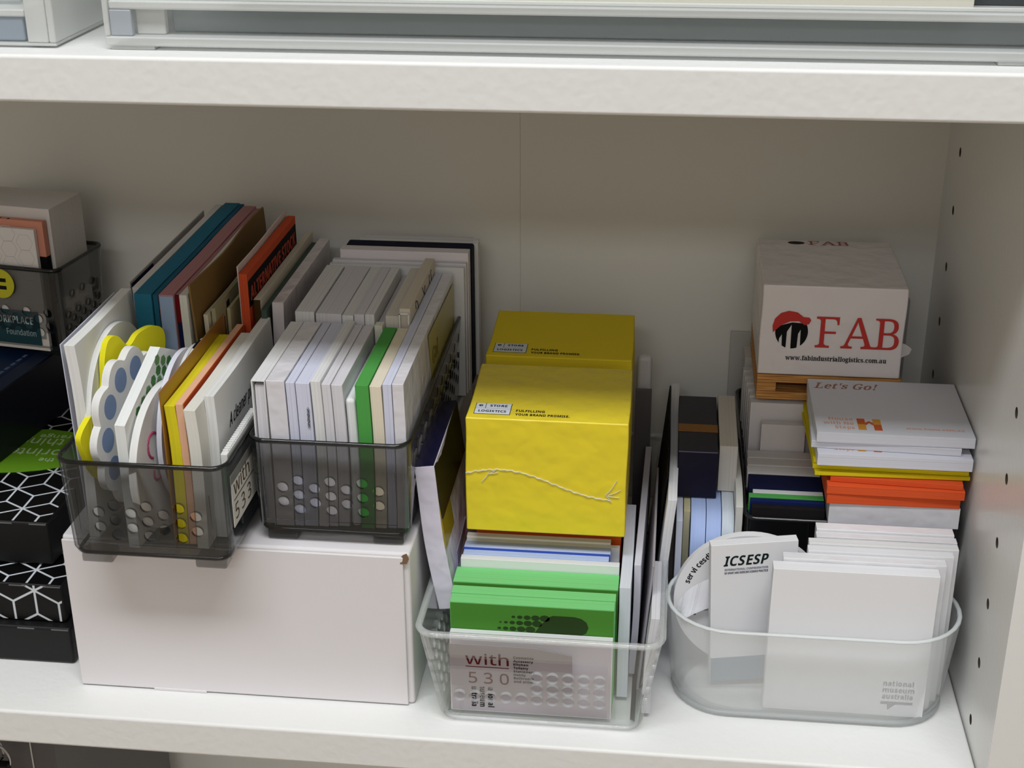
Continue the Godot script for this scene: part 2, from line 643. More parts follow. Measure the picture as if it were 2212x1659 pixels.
func cabinet() -> void:
	grp = ""
	var white := mat("laminate", Color(0.925, 0.925, 0.915), 0.42, 0.4)
	white.heightmap_enabled = true
	white.heightmap_texture = orange_peel
	white.heightmap_scale = 0.012
	white.uv1_triplanar = true
	white.uv1_world_triplanar = true
	white.uv1_scale = Vector3(9, 9, 9)
	var back := mat("back_board", Color(0.925, 0.915, 0.885), 0.6, 0.3)
	var t := thing("shelving_cabinet", "white shelving cabinet with drilled side panel and seamed back board behind the pads", "cabinet", Vector3(0, -950, 0))
	box("back_panel", Vector3(-1010, 60, -270), Vector3(-238.1, 1900, -255), back, t, 0.3)
	box("back_panel", Vector3(-238.1, 60, -270), Vector3(10, 1900, -255.1), back, t, 0.3)
	var side := CSGBox3D.new()
	side.name = "side_panel"
	side.size = Vector3(19, 1900, 270) * MM
	var gloss: StandardMaterial3D = white.duplicate()
	gloss.resource_name = "laminate_side"
	gloss.roughness = 0.27
	gloss.metallic_specular = 0.55
	gloss.heightmap_scale = 0.004
	side.material = gloss
	t.add_child(side)
	side.position = Vector3(9.5, 950, -123) * MM
	var raw := mat("drilled_hole", Color(0.30, 0.27, 0.23), 0.9, 0.2)
	for row in [-29.1, -219.2]:
		for k in range(-3, 11):
			var h := CSGCylinder3D.new()
			h.name = "pin_hole"
			h.radius = 2.6 * MM
			h.height = 22 * MM
			h.sides = 14
			h.operation = CSGShape3D.OPERATION_SUBTRACTION
			h.material = raw
			side.add_child(h, true)
			h.rotation_degrees.z = 90
			h.position = Vector3(-9.5, 9.9 + 32.0 * k, row + 123) * MM
	box("side_panel", Vector3(-1019, 0, -258), Vector3(-1000, 1900, 12), white, t, 0.8)
	box("bottom_shelf", Vector3(-999, 580, -254.5), Vector3(-0.4, 598, 0), white, t, 1.0)
	box("top_board", Vector3(-999, 1880, -254.5), Vector3(-0.4, 1899, 0), white, t, 1.0)
	var boards := [[0.0, "lower white shelf board carrying the white box, clear basket and frosted bin"], [321.0, "upper white shelf board carrying the translucent drawers"]]
	for k in boards:
		var s := thing("shelf_board", k[1], "shelf", Vector3(-500, k[0] - 19.4, 0))
		box("board", Vector3(-499.5, 0, -254.5), Vector3(499.6, 19.4, 0), white, s, 1.7)


func upper_boxes() -> void:
	grp = ""
	var pp := plastic("polypropylene", Color(0.90, 0.91, 0.90), 0.68, 0.4)
	pp.backlight_enabled = true
	pp.backlight = Color(0.6, 0.6, 0.6)
	var front := plastic("drawer_front_plastic", Color(0.72, 0.76, 0.77), 0.42, 0.3)
	var Y := 321.2
	var t := thing("plastic_drawer_unit", "wide translucent plastic drawer unit on the upper shelf", "drawer unit", Vector3(-380, Y, -12))
	# frame
	box("base_board", Vector3(0, 1.4, -220), Vector3(372, 5.3, 0), pp, t, 0.9)
	box("foot", Vector3(2, 0, -12), Vector3(20, 1.4, -1), pp, t, 0.3)
	box("foot", Vector3(350, 0, -12), Vector3(370, 1.4, -1), pp, t, 0.3)
	box("side_wall", Vector3(0, 5.3, -220), Vector3(2.4, 120, 0), pp, t, 0.8)
	box("side_wall", Vector3(369.6, 5.3, -220), Vector3(372, 120, 0), pp, t, 0.8)
	box("front_post", Vector3(2.6, 5.4, -4), Vector3(11.6, 15.8, -0.6), plastic("post_plastic", Color(0.72, 0.75, 0.78), 0.75, 0.35), t, 0.6)
	box("front_post", Vector3(12.0, 5.4, -9), Vector3(24, 15.8, -5), pp, t, 0.6)
	box("rail", Vector3(2.6, 15.9, -210), Vector3(369.4, 19.4, -0.6), pp, t, 0.9)
	box("rail_lip", Vector3(2.6, 19.5, -5), Vector3(369.4, 21.0, -3), pp, t, 0.4)
	var d := box("drawer", Vector3(25, 5.5, -14), Vector3(366, 15.6, -11), front, t, 0.8)
	d.set_meta("label", "recessed grey translucent drawer front")
	box("drawer_floor", Vector3(25, 5.5, -205), Vector3(366, 6.5, -14.4), front, t, 0.4)
	box("drawer_back", Vector3(25, 6.6, -60), Vector3(366, 15.6, -57), mat("drawer_back", Color(0.42, 0.45, 0.46), 0.5), t, 0.4)
	grp = ""
	var cream := paper(Color(0.88, 0.87, 0.82))
	pad("ream of cream paper lying in the wide drawer unit above the rail", Vector3(-330, Y + 19.6, -200), Vector3(-40.5, Y + 34, -18), cream, {"name": "paper_ream", "cat": "paper"})
	pad("dark grey folder beside the paper ream at the right end of the upper drawer", Vector3(-39.5, Y + 19.6, -200), Vector3(-12, Y + 60, -30), mat("dark_folder", Color(0.25, 0.26, 0.27), 0.6), {"name": "folder", "cat": "folder"})
	var u := thing("plastic_drawer_unit", "small translucent plastic drawer unit with bluish drawer at the upper left", "drawer unit", Vector3(-401, Y, -13))
	var blue := plastic("blue_drawer_plastic", Color(0.68, 0.73, 0.78), 0.6, 0.3)
	box("base_board", Vector3(-150, 0.6, -200), Vector3(0, 1.8, 0), pp, u, 0.5)
	for x in [-140.0, -14.0]:
		box("foot", Vector3(x, 0, -16), Vector3(x + 12, 0.6, -4), pp, u, 0.2)
		box("foot", Vector3(x, 0, -196), Vector3(x + 12, 0.6, -184), pp, u, 0.2)
	box("side_wall", Vector3(-3, 1.9, -200), Vector3(0, 120, 0), pp, u, 0.8)
	box("side_wall", Vector3(-150, 1.9, -200), Vector3(-147, 120, 0), pp, u, 0.8)
	box("front_post", Vector3(-12, 1.9, -6), Vector3(-3.2, 60, 0), pp, u, 0.8)
	box("drawer", Vector3(-146, 2.2, -12), Vector3(-13.6, 11.6, -2), blue, u, 1.0)
	box("rail", Vector3(-147, 12.0, -190), Vector3(-12.4, 15.0, -1), pp, u, 0.8)
	box("drawer", Vector3(-146, 15.6, -16), Vector3(-18, 60, -12), front, u, 1.0)


# ---------------------------------------------------------------- left: black cartons, navy box, far basket
func printed(key: String, scale := 1.0) -> StandardMaterial3D:
	if mats.has(key):
		return mats[key]
	var m := mat(key, Color.WHITE, 0.42, 0.4)
	m.albedo_texture = cube_tex
	m.uv1_scale = Vector3(scale, scale, 1)
	return m


func print_sheet(called: String, w: float, h: float, parent: Node, at: Vector3, rot: Vector3, cell := 21.0, off := Vector2.ZERO) -> void:
	var st := SurfaceTool.new()
	st.begin(Mesh.PRIMITIVE_TRIANGLES)
	var n := Vector3(0, 0, 1)
	var q := []
	for c in [Vector2(0, 0), Vector2(w, 0), Vector2(w, h), Vector2(0, h)]:
		q.append([Vector3(c.x, c.y, 0.1), n, Vector2((c.x + off.x) / cell, -(c.y + off.y) / (cell * 1.732))])
	face(st, q[0], q[1], q[2])
	face(st, q[0], q[2], q[3])
	part(called, st.commit(), printed("cube_print"), parent, at, rot)


func left_stack() -> void:
	grp = "black cartons stacked at the left"
	var black := mat("black_carton", Color(0.075, 0.075, 0.08), 0.45, 0.4)
	var edge := mat("carton_edge", Color(0.42, 0.42, 0.42), 0.8)
	var names := ["black carton at the bottom of the left stack, resting on the shelf", "black carton printed with white cube outlines on its front, middle of the left stack", "black carton with green label on its lid, top of the left stack"]
	var dims := [[-446.0, 0.2, 21.8, -41.0], [-449.5, 22.0, 44.0, -46.0], [-461.0, 44.2, 69.5, -64.0]]
	for k in 3:
		var d: Array = dims[k]
		var t := thing("carton", names[k], "carton", Vector3(d[0] - 80, d[1], (d[3] - 245) / 2))
		var hz: float = (d[3] + 245) / 2
		var h: float = d[2] - d[1]
		box("carton_body", Vector3(-80, 0, -hz), Vector3(80, h - 0.2, hz), black, t, 1.6)
		if k > 0:
			print_sheet("printed_lid", 158, 2 * hz - 2, t, Vector3(-79, h - 0.2, hz - 1), Vector3(-90, 0, 0), 24.0, Vector2(4, 15))
		if k == 1:
			print_sheet("printed_front", 158, h - 1.4, t, Vector3(-79, 0.6, hz), Vector3.ZERO, 24.0, Vector2(0, 10))
		for x in [8.0, 30.0, 52.0, 70.0]:
			box("flap_slit", Vector3(x, h - 1.6, hz - 0.1), Vector3(x + 9, h - 0.9, hz + 0.15), edge, t, 0.05)
		if k == 2:
			# fold-in flap at the right end
			var fl := PackedVector2Array([Vector2(0, 1), Vector2(0, h - 1), Vector2(-10, h - 2), Vector2(-15, h - 9), Vector2(-15, 8), Vector2(-10, 2)])
			part("end_flap", plate(fl, 1.2), black, t, Vector3(80, 0, hz - 2), Vector3(0, -95, 0))
			var lime := mat("lime_label", Color(0.46, 0.68, 0.16), 0.4)
			var pts := PackedVector2Array()
			for p in [Vector2(-560, -103), Vector2(-530, -110), Vector2(-509, -115), Vector2(-499, -116.6), Vector2(-488.5, -119.8), Vector2(-478, -125), Vector2(-470, -131), Vector2(-470, -160), Vector2(-480, -165), Vector2(-489.6, -168), Vector2(-502.5, -170), Vector2(-514, -169), Vector2(-560, -160)]:
				pts.append(Vector2(p.x + 541.0, -(p.y + 154.5)))
			# x of the carton centre is -541, z centre -154.5
			var lab := part("green_label", plate(pts, 0.3), lime, t, Vector3(0, h + 0.05, 0), Vector3(-90, 0, 0))
			lab.set_meta("label", "lime green label with white lettering, upside down")
			var wh := ink(Color(0.80, 0.88, 0.72))
			letters("the", 4.2, 8.6, wh, lab, Vector3(55.6, -20.4, 0.35), Vector3(0, 0, 180))
			letters("printed", 8.4, 36, wh, lab, Vector3(55.6, -9.5, 0.35), Vector3(0, 0, 180))
			letters("thing", 8.4, 26, wh, lab, Vector3(52.5, 3.6, 0.35), Vector3(0, 0, 180))
			letters("range", 4.2, 17.8, wh, lab, Vector3(53.5, 8.6, 0.35), Vector3(0, 0, 180))
	grp = ""
	var navy := mat("navy_carton", Color(0.035, 0.045, 0.13), 0.35, 0.45)
	var n := thing("navy_box", "navy blue box with pale blue lid print under the grey basket at the left", "box", Vector3(-560, 69.7, -170))
	n.rotation_degrees.y = -8
	box("box_body", Vector3(-55, 0, -62), Vector3(52, 38.5, 40), navy, n, 0.8)
	var lidp := part("lid_print", plate(rect(-54, -39, 51, 61), 0.15), mat("pale_navy", Color(0.16, 0.20, 0.30), 0.4), n, Vector3(0, 38.45, 0), Vector3(-90, 0, 0))
	part("print_band", plate(rect(-54, -39, 41, 61), 0.15), mat("band_blue", Color(0.07, 0.16, 0.31), 0.4), n, Vector3(0, 38.62, 0), Vector3(-90, 0, 0))
	for k in 9:
		part("small_print", plate(rect(36.5, -30 + k * 6.2, 38.5, -26 + k * 6.2), 0.1), ink(Color(0.40, 0.48, 0.60)), lidp, Vector3(0, 0, 0.3))
	far_basket()


func far_basket() -> void:
	grp = ""
	var smoke := plastic("smoke", Color(0.11, 0.14, 0.15), 0.36)
	var T := xf(-9, Vector3(-524.5, 0, -208))
	var t := thing("perforated_basket", "smoky grey perforated basket on the navy box, with white pads and teal card", "basket", Vector3(-524.5, 109.5, -208), -9)
	var side := hole_cells(-19, 19, 8, 38, 7, 4, 2.2, true)
	var fr := hole_cells(-36, 33, 5, 30, 10, 3, 2.7, true)
	part("basket_body", tub(40, 26, 53, 6, 3, 1.4, [fr, side, null, side]), smoke, t, Vector3(0, 3, 0))
	part("hole_edges", hole_edges.commit(), plastic("smoke_rim", Color(0.045, 0.06, 0.06), 0.72), t, Vector3(0, 3, 0))
	part("rim", lip(40.4, 26.4, 6.4, 53.5, 56.2, 2.0), plastic("smoke_rim", Color(0.045, 0.06, 0.06), 0.72), t)
	for x in [-30.0, 18.0]:
		for z in [-20.0, 10.0]:
			box("foot", Vector3(x, 0, z), Vector3(x + 12, 3, z + 8), smoke, t, 0.6)
	var st := part("sticker", plate(oval(Vector2(0, 0), 8.6, 8.6), 0.25), mat("yellow_sticker", Color(0.78, 0.76, 0.14), 0.5), t, Vector3(3, 45, 25.9), Vector3(-2, 0, 0))
	st.set_meta("label", "round yellow sticker")
	for k in 2:
		part("dark_print", plate(rect(-5, -3.4 + 4.4 * k, 3.6, -1.2 + 4.4 * k), 0.08), ink(Color(0.1, 0.1, 0.1)), st, Vector3(0, 0, 0.26))
	grp = "pads in the far left basket"
	var base := 114.2
	var w := Color(0.86, 0.84, 0.82)
	var p := pad("thick white block of paper at the back of the far left basket, tallest there", Vector3(-30, base + 0.4, -18.5), Vector3(33.0, 197, 15.0), paper(w), {"frame": T})
	p = pad("white pad with pale hexagon print at the front of the far left basket", Vector3(-30, base, 20.4), Vector3(27, 187, 23), paper(Color(0.9, 0.88, 0.86)), {"frame": T})
	var grey := ink(Color(0.80, 0.78, 0.77))
	var hm := SurfaceTool.new()
	hm.begin(Mesh.PRIMITIVE_TRIANGLES)
	for i in 5:
		for j in 3:
			var c := Vector2(-20 + i * 10.4, 47 + j * 9.0 + (i % 2) * 4.5)
			for k in 6:
				var a0 := c + Vector2.from_angle(TAU * k / 6) * 5.2
				var a1 := c + Vector2.from_angle(TAU * (k + 1) / 6) * 5.2
				var d := (a1 - a0).normalized().orthogonal() * 0.12
				plate_into(hm, PackedVector2Array([a0 - d, a1 - d, a1 + d, a0 + d]), 0.06)
	part("hexagon_print", hm.commit(), grey, p, Vector3(0, 0, 1.3))
	p = pad("salmon pink pad with black foot between white pads in the far left basket", Vector3(-26, base, 16), Vector3(31, 191, 20), paper(Color(0.84, 0.57, 0.48)), {"frame": T})
	box("black_foot", Vector3(-28.6, -0.1, -2.1), Vector3(28.6, 56.5, 2.1), ink(Color(0.03, 0.03, 0.035)), p, 0.2)
	for x in [-9.0, -6.4, -1.2, 0.6, 6.0]:
		part("dark_print", plate(rect(x, -0.8, x + 1.4, 0.9), 0.06), ink(Color(0.08, 0.08, 0.08)), p, Vector3(0, 76.85, 1.0), Vector3(-90, 0, 0))
	p = pad("teal card lettered WORKPLACE standing inside the front of the far left basket", Vector3(-33, 117.5, 23.2), Vector3(22.5, 138, 23.7), mat("teal_card", Color(0.10, 0.26, 0.30), 0.5), {"frame": T, "name": "card", "cat": "card"})
	letters("WORKPLACE", 4.4, 27.5, ink(Color(0.75, 0.8, 0.8)), p, Vector3(-3.4, 12.6, 0.35), Vector3.ZERO, "Droid Sans", true)
	letters("Foundation", 3.6, 19, ink(Color(0.65, 0.72, 0.73)), p, Vector3(6.0, 5.4, 0.35))


# ---------------------------------------------------------------- white box with two smoky baskets
func smoky_basket(label: String, hx: float, hz: float, at: Vector3, fr: Variant, side: Variant, deep := 0.36) -> Node3D:
	var smoke := plastic("smoke_%d" % roundi(deep * 100), Color(0.11, 0.14, 0.15) * (0.36 / deep), deep)
	var rim := plastic("smoke_rim", Color(0.045, 0.06, 0.06), 0.72)
	var t := thing("perforated_basket", label, "basket", at)
	part("basket_body", tub(hx, hz, 50, 8, 1.6, 1.5, [fr, side, fr, side]), smoke, t, Vector3(0, 5, 0))
	part("hole_edges", hole_edges.commit(), rim, t, Vector3(0, 5, 0))
	part("window_line", tube(PackedVector3Array([Vector3(-31, 41, hz - 0.4), Vector3(-31, 13, hz - 1.3), Vector3(31, 13, hz - 1.3), Vector3(31, 41, hz - 0.4)]), 0.13, 5), rim, t)
	part("rim", lip(hx + 0.5, hz + 0.5, 8.5, 53.0, 55.6, 2.2), rim, t)
	part("base_rim", lip(hx - 3.2, hz - 3.2, 6, 5.6, 7.4, 1.6), rim, t)
	for x in [-hx + 5, hx - 20]:
		for z in [-hz + 5, hz - 15]:
			box("foot", Vector3(x, 0.2, z), Vector3(x + 15, 5.2, z + 10), smoke, t, 1.2)
	return t


func basket_one() -> void:
	grp = ""
	var card := mat("white_carton", Color(0.90, 0.885, 0.89), 0.6, 0.3)
	var t := thing("white_box", "plain white cardboard box under the two smoky baskets", "box", Vector3(-351, 0.2, -134))
	box("box_body", Vector3(-85, 0, -108), Vector3(85, 85.4, 108), card, t, 1.6)
	box("front_flap", Vector3(-84.6, 0.6, 108.2), Vector3(82, 84.0, 109.8), card, t, 0.6)
	box("tuck_tab", Vector3(-47, -0.1, 109), Vector3(-20, 1.4, 110.1), card, t, 0.3)
	var torn := part("torn_corner", plate(PackedVector2Array([Vector2(0, 0), Vector2(3.2, 0.2), Vector2(4.2, 2.6), Vector2(3.0, 5.2), Vector2(1.2, 4.4), Vector2(0.2, 3)]), 0.5, 10), mat("kraft_core", Color(0.46, 0.36, 0.27), 0.9), t, Vector3(80.6, 80.6, 109.5), Vector3(-12, 0, 0))
	torn.set_meta("label", "torn brown corner of the flap")
	grp = "smoky perforated baskets on the white box"
	var holes := hole_cells(-25.5, 27.5, 9, 32, 7, 3, 2.7, true)
	t = smoky_basket("smoky grey perforated basket of die-cut pads, left of the two on the white box", 39.6, 119, Vector3(-381.4, 85.9, -116), holes, null)
	var lb := part("label_card", plate(rect(0, 0, 58, 26), 0.3), mat("label_white", Color(0.83, 0.83, 0.8), 0.6), t, Vector3(38.9, 21.0, 111), Vector3(0, 90, 0))
	lb.rotation_degrees = Vector3(0, 90, 0)
	lb.set_meta("label", "white label lettered with 533")
	var br := ink(Color(0.33, 0.27, 0.2))
	letters("with", 7.6, 25, br, lb, Vector3(3.0, 14.6, 0.35))
	part("rule", plate(rect(2.5, 12.4, 34, 12.9), 0.1), br, lb, Vector3(0, 0, 0.3))
	letters("5 3 3", 7.6, 25, br, lb, Vector3(3, 2.6, 0.35))
	pads_one()


func smooth_loop(p: Array, n := 6) -> PackedVector2Array:
	var out := PackedVector2Array()
	for i in p.size():
		for k in n:
			out.append((p[i] as Vector2).cubic_interpolate(p[(i + 1) % p.size()], p[i - 1], p[(i + 2) % p.size()], k / float(n)))
	return out


func disc_pad(label: String, poly: PackedVector2Array, thick: float, at: Vector3, m: Material, o := {}) -> MeshInstance3D:
	# a die-cut pad standing on edge: the shape is drawn in (towards the back, up) and faces right
	var r := MeshInstance3D.new()
	r.name = numbered(o.get("name", "die_cut_pad"))
	r.mesh = plate(poly, thick, 40)
	r.material_override = m
	add_child(r)
	r.position = at * MM
	r.rotation_degrees = Vector3(0, 90, o.get("lean", 0.0))
	r.basis = Basis.from_euler(Vector3(0, deg_to_rad(90 + o.get("yaw", 0.0)), 0)) * Basis.from_euler(Vector3(deg_to_rad(o.get("lean", 0.0)), 0, 0))
	tag(r, label, "note pad", grp)
	return r


func pads_one() -> void:
	grp = "note pads standing in the left smoky basket"
	var W := Color(0.91, 0.91, 0.90)
	var WB := Color(0.88, 0.885, 0.93)
	var b := 92.8
	pad("white pad leaning on the left wall, front left of the die-cut pads", Vector3(-416.2, b, -88), Vector3(-411.2, 190, -14), paper(W), {"bow": 1.5, "wave": 0.4})
	pad("loose white sheet standing outermost left of the die-cut pads", Vector3(-417.8, b, -86), Vector3(-417.3, 188.5, -18), paper(Color(0.85, 0.86, 0.92)), {"lean": -2.0, "name": "loose_sheet", "cat": "sheet"})
	# die-cut shapes, front to back in local x
	var c := disc_pad("round white die-cut pad just behind the yellow die-cut pad", oval(Vector2(0, 0), 38.5, 38.5, 56), 2.8, Vector3(-410.4, 146, -51), paper(W))
	var pk := ink(Color(0.55, 0.16, 0.25))
	part("print", plate(PackedVector2Array([Vector2(8, 20), Vector2(10, 17), Vector2(11, 20), Vector2(9.5, 24)]), 0.08), pk, c, Vector3(0, 0, 3.0))
	var lobes := smooth_loop([Vector2(-36, -8), Vector2(-35, -1.4), Vector2(-24, 5.5), Vector2(-15, 12), Vector2(-12.4, 25), Vector2(-8, 33), Vector2(-1, 33), Vector2(7, 25), Vector2(15.5, 28), Vector2(27, 27.5), Vector2(35, 23), Vector2(36, 15), Vector2(31, 2), Vector2(33, -10), Vector2(36, -22), Vector2(28, -31), Vector2(16, -31), Vector2(6, -26), Vector2(-6, -31), Vector2(-20, -33), Vector2(-30, -24)])
	disc_pad("bright yellow lobed die-cut pad between round and scalloped white pads", lobes, 2.9, Vector3(-403.8, 152, -40.7), paper(Color(0.93, 0.90, 0.16)), {"yaw": -14.0})
	var cloud := PackedVector2Array()
	for i in 150:
		var a := TAU * i / 150.0
		var k := 1.0 + 0.13 * absf(sin(5.5 * a + 0.3))
		cloud.append(Vector2(cos(a) * 28.5 * k, sin(a) * 33.5 * k))
	var cl := disc_pad("white scalloped die-cut pad with blue dots", cloud, 3.8, Vector3(-399.2, 142.5, -34.7), paper(W), {"yaw": -11.3})
	var bl := mat("dot_blue", Color(0.50, 0.58, 0.72), 0.7)
	for k in 11:
		var a := TAU * (k + 0.33) / 11.0
		part("blue_dot", plate(oval(Vector2(0, 0), 4.9, 5.9, 24), 0.1), bl, cl, Vector3(cos(a) * 23.0, sin(a) * 27.5, 3.8))
	# pointed pad
	var hexa := PackedVector2Array([Vector2(-42, -62), Vector2(42, -62), Vector2(42, 0), Vector2(0, 21), Vector2(-42, 0)])
	var hx := disc_pad("white house-shaped pad with green hexagon print and pointed top", hexa, 5.0, Vector3(-388.2, 157.2, -44.4), paper(Color(0.92, 0.93, 0.92)), {"yaw": -5.7})
	var gst := [SurfaceTool.new(), SurfaceTool.new()]
	for s in gst:
		s.begin(Mesh.PRIMITIVE_TRIANGLES)
	var rng := RandomNumberGenerator.new()
	rng.seed = 4
	for i in 12:
		for j in 8:
			var cc := Vector2(-34 + i * 5.9, 19 - j * 5.2 - (i % 2) * 2.6)
			if cc.y > 21.0 - absf(cc.x) * 0.6 - 1.5 or cc.y < -14 - cc.x * 0.35 + rng.randf_range(-4, 8):
				continue
			plate_into(gst[(i + j) % 2], oval(cc, 2.7, 2.7, 6), 0.1)
	for k in 2:
		part("green_print", gst[k].commit(), ink([Color(0.30, 0.50, 0.28), Color(0.42, 0.58, 0.38)][k]), hx, Vector3(0, 0, 5.0))
	disc_pad("round white pad behind the house-shaped pad, left of two", oval(Vector2(0, 0), 36, 36, 48), 2.4, Vector3(-379.3, 136, -52), paper(WB))
	disc_pad("round white pad behind the house-shaped pad, right of two", oval(Vector2(0, 0), 36, 36, 48), 1.6, Vector3(-376.7, 134, -63), paper(W))
	# striped spiral
	var sp := thing("striped_ring", "black and white striped ring peeping over the brown wallet", "ring", Vector3(-374.3, 131, -68))
	for k in 22:
		var path := PackedVector3Array()
		for i in 5:
			var a := TAU * (k + i / 4.0) / 22.0
			path.append(Vector3(0, sin(a) * 39, -cos(a) * 38.6))
		part("ring_segment", tube(path, 0.8, 6), ink(Color(0.06, 0.06, 0.1)) if k % 2 else ink(Color(0.9, 0.9, 0.9)), sp)
	var dp := disc_pad("round white pad with pink print in front of the brown wallet", oval(Vector2(0, 0), 35, 35, 56), 3.6, Vector3(-383.4, 129, -33), paper(W), {"yaw": -5.7})
	var pink := ink(Color(0.72, 0.32, 0.46))
	var curl := PackedVector3Array()
	for i in 14:
		var a := 0.6 + i * 0.3
		curl.append(Vector3(-16 + cos(a) * (6 - i * 0.1), 12 + sin(a) * 6, 3.6))
	part("pink_print", tube(curl, 0.7, 5), pink, dp)
	curl = PackedVector3Array()
	for i in 12:
		var a := 2.6 + i * 0.32
		curl.append(Vector3(-14 + cos(a) * 4, -2 + sin(a) * 4, 3.6))
	part("pink_print", tube(curl, 0.7, 5), pink, dp)
	# brown wallet and yellow pad
	pad("translucent brown wallet sheet standing over the yellow pad", Vector3(-373.2, b, -108), Vector3(-372.6, 171, -9.5), mat("brown_film", Color(0.62, 0.43, 0.18), 0.25, 0.5), {"bow": 0.2, "name": "wallet_sheet", "cat": "wallet"})
	pad("yellow pad behind the front wall, beside the brown wallet sheet", Vector3(-372.3, b, -98), Vector3(-367.3, 163.5, -12), paper(Color(0.90, 0.84, 0.16)), {"bow": 1.0, "wave": 0.3})
	var pc := pad("peach pad with orange right face next to the yellow pad", Vector3(-367.0, b, -110), Vector3(-363.6, 164.5, -12), paper(Color(0.93, 0.73, 0.60)), {"bow": 0.8})
	box("orange_cover", Vector3(1.72, 1, -48), Vector3(1.95, 71.7, 48), ink(Color(0.83, 0.36, 0.18)), pc, 0.05)
	pad("cream white pad in the front of the left basket, right of the peach pad", Vector3(-362.0, b, -101), Vector3(-356.6, 163.6, -8), paper(Color(0.91, 0.90, 0.86)), {"bow": 0.9, "wave": 0.3})
	var hw := pad("white pad with handwriting on its right face", Vector3(-356.2, b, -118), Vector3(-351.4, 165.5, -20), paper(W), {"wave": 0.4})
	letters("A cleaner planet", 6.4, 50, ink(Color(0.05, 0.05, 0.10)), hw, Vector3(2.75, 49, 31), Vector3(0, 90, 0), "Droid Sans", false, "handwriting", 0.3)
	var zp := thing("zip_strip", "ribbed white zip strip of a bag lying along the right rim of the left basket", "zip strip", Vector3(-345.4, 136.6, -8))
	box("strip", Vector3(-1.6, 0, -50), Vector3(1.6, 6.0, 0), paper(W), zp, 0.4)
	for k in 20:
		box("tooth", Vector3(-1.3, 6.0, -48 + k * 2.3), Vector3(1.3, 6.7, -46.7 + k * 2.3), paper(W), zp, 0.2)
	# rear row
	pad("thin grey sheet with navy corner, rearmost left in the left basket", Vector3(-415.8, b, -217), Vector3(-415.1, 190, -96), paper(Color(0.72, 0.71, 0.71)), {"name": "loose_sheet", "cat": "sheet"})
	pad("narrow navy card behind the front left white pad", Vector3(-414.9, b, -128), Vector3(-414.2, 189, -97), ink(Color(0.06, 0.05, 0.16)), {"name": "card", "cat": "card"})
	pad("white pad left of the teal pad", Vector3(-411.6, b, -229), Vector3(-407.9, 190, -89), paper(Color(0.86, 0.85, 0.84)))
	pad("thick teal blue pad in the rear of the left basket", Vector3(-407.5, b, -233), Vector3(-398.9, 190, -80.6), paper(Color(0.16, 0.45, 0.56)), {"wave": 0.3})
	pad("thin darker teal pad right of the thick teal pad", Vector3(-398.7, b, -233), Vector3(-396.2, 189.5, -81.5), paper(Color(0.11, 0.36, 0.47)))
	var pkp := pad("pad with dusty pink top and pale blue front edge right of the teal pads", Vector3(-395.8, b, -230), Vector3(-388.4, 189.4, -82), paper(Color(0.72, 0.52, 0.53)), {"wave": 0.2})
	box("blue_edge", Vector3(-3.4, 1, 73.9), Vector3(3.4, 95.9, 74.3), ink(Color(0.58, 0.66, 0.78)), pkp, 0.1)
	var rn := pad("navy and dark red pad between the pink pad and a white pad", Vector3(-388.2, b, -228), Vector3(-385.7, 188.6, -84), paper(Color(0.06, 0.10, 0.28)))
	box("red_corner", Vector3(-1.3, 82, 71.8), Vector3(1.3, 95.6, 72.4), ink(Color(0.42, 0.05, 0.09)), rn, 0.1)
	box("pink_top", Vector3(-1.3, 95.7, -71), Vector3(1.3, 96.0, 71), ink(Color(0.66, 0.47, 0.48)), rn, 0.1)
	pad("white pad with grey face in the middle of the rear row", Vector3(-385.4, b, -212), Vector3(-381.6, 189.6, -82), paper(Color(0.84, 0.84, 0.80)), {"wave": 0.3})
	pad("wavy brown kraft wallet in the rear of the left basket", Vector3(-380.4, b, -214), Vector3(-379.3, 194, -84), mat("kraft", Color(0.50, 0.38, 0.19), 0.6), {"wave": 1.1, "name": "kraft_wallet", "cat": "wallet"})
	pad("cream card pad right of the kraft wallet", Vector3(-377.6, b, -200), Vector3(-375.4, 176, -92), paper(Color(0.85, 0.82, 0.72)), {"wave": 0.5})
	var cs := pad("olive cream card with dark printed slots, right of the kraft wallet", Vector3(-375.0, b, -196), Vector3(-372.9, 178, -96), paper(Color(0.66, 0.63, 0.50)))
	box("printed_slot", Vector3(1.05, 66, 27), Vector3(1.2, 82, 32), ink(Color(0.10, 0.12, 0.17)), cs, 0.05)
	box("printed_slot", Vector3(1.05, 60, 36), Vector3(1.2, 76, 43), ink(Color(0.42, 0.16, 0.12)), cs, 0.05)
	pad("pale olive card standing in front of the orange pad", Vector3(-372.3, b, -190), Vector3(-370.6, 172, -112), paper(Color(0.76, 0.72, 0.56)))
	pad("white sheet standing against the left face of the orange pad", Vector3(-366.6, b, -214), Vector3(-365.9, 193, -116), paper(Color(0.88, 0.82, 0.80)), {"wave": 0.3, "name": "loose_sheet", "cat": "sheet"})
	var al := pad("orange pad lettered ALTERNATIVE STOCK on a black band", Vector3(-365.2, b, -212), Vector3(-360.9, 190, -113.5), paper(Color(0.82, 0.33, 0.18)))
	var bd := part("black_band", plate(rect(0, 0, 97, 14), 0.1), ink(Color(0.05, 0.05, 0.055)), al, Vector3(2.2, 79, 48.5), Vector3(0, 90, 0))
	letters("ALTERNATIVE STOCK", 7.4, 91, ink(Color(0.72, 0.28, 0.20)), bd, Vector3(3, 2.6, 0.15), Vector3.ZERO, "Droid Sans", true)
	var cp := pad("cream pad with brown front edge right of the orange pad", Vector3(-359.9, b, -231), Vector3(-356.2, 175, -118), paper(Color(0.84, 0.81, 0.74)))
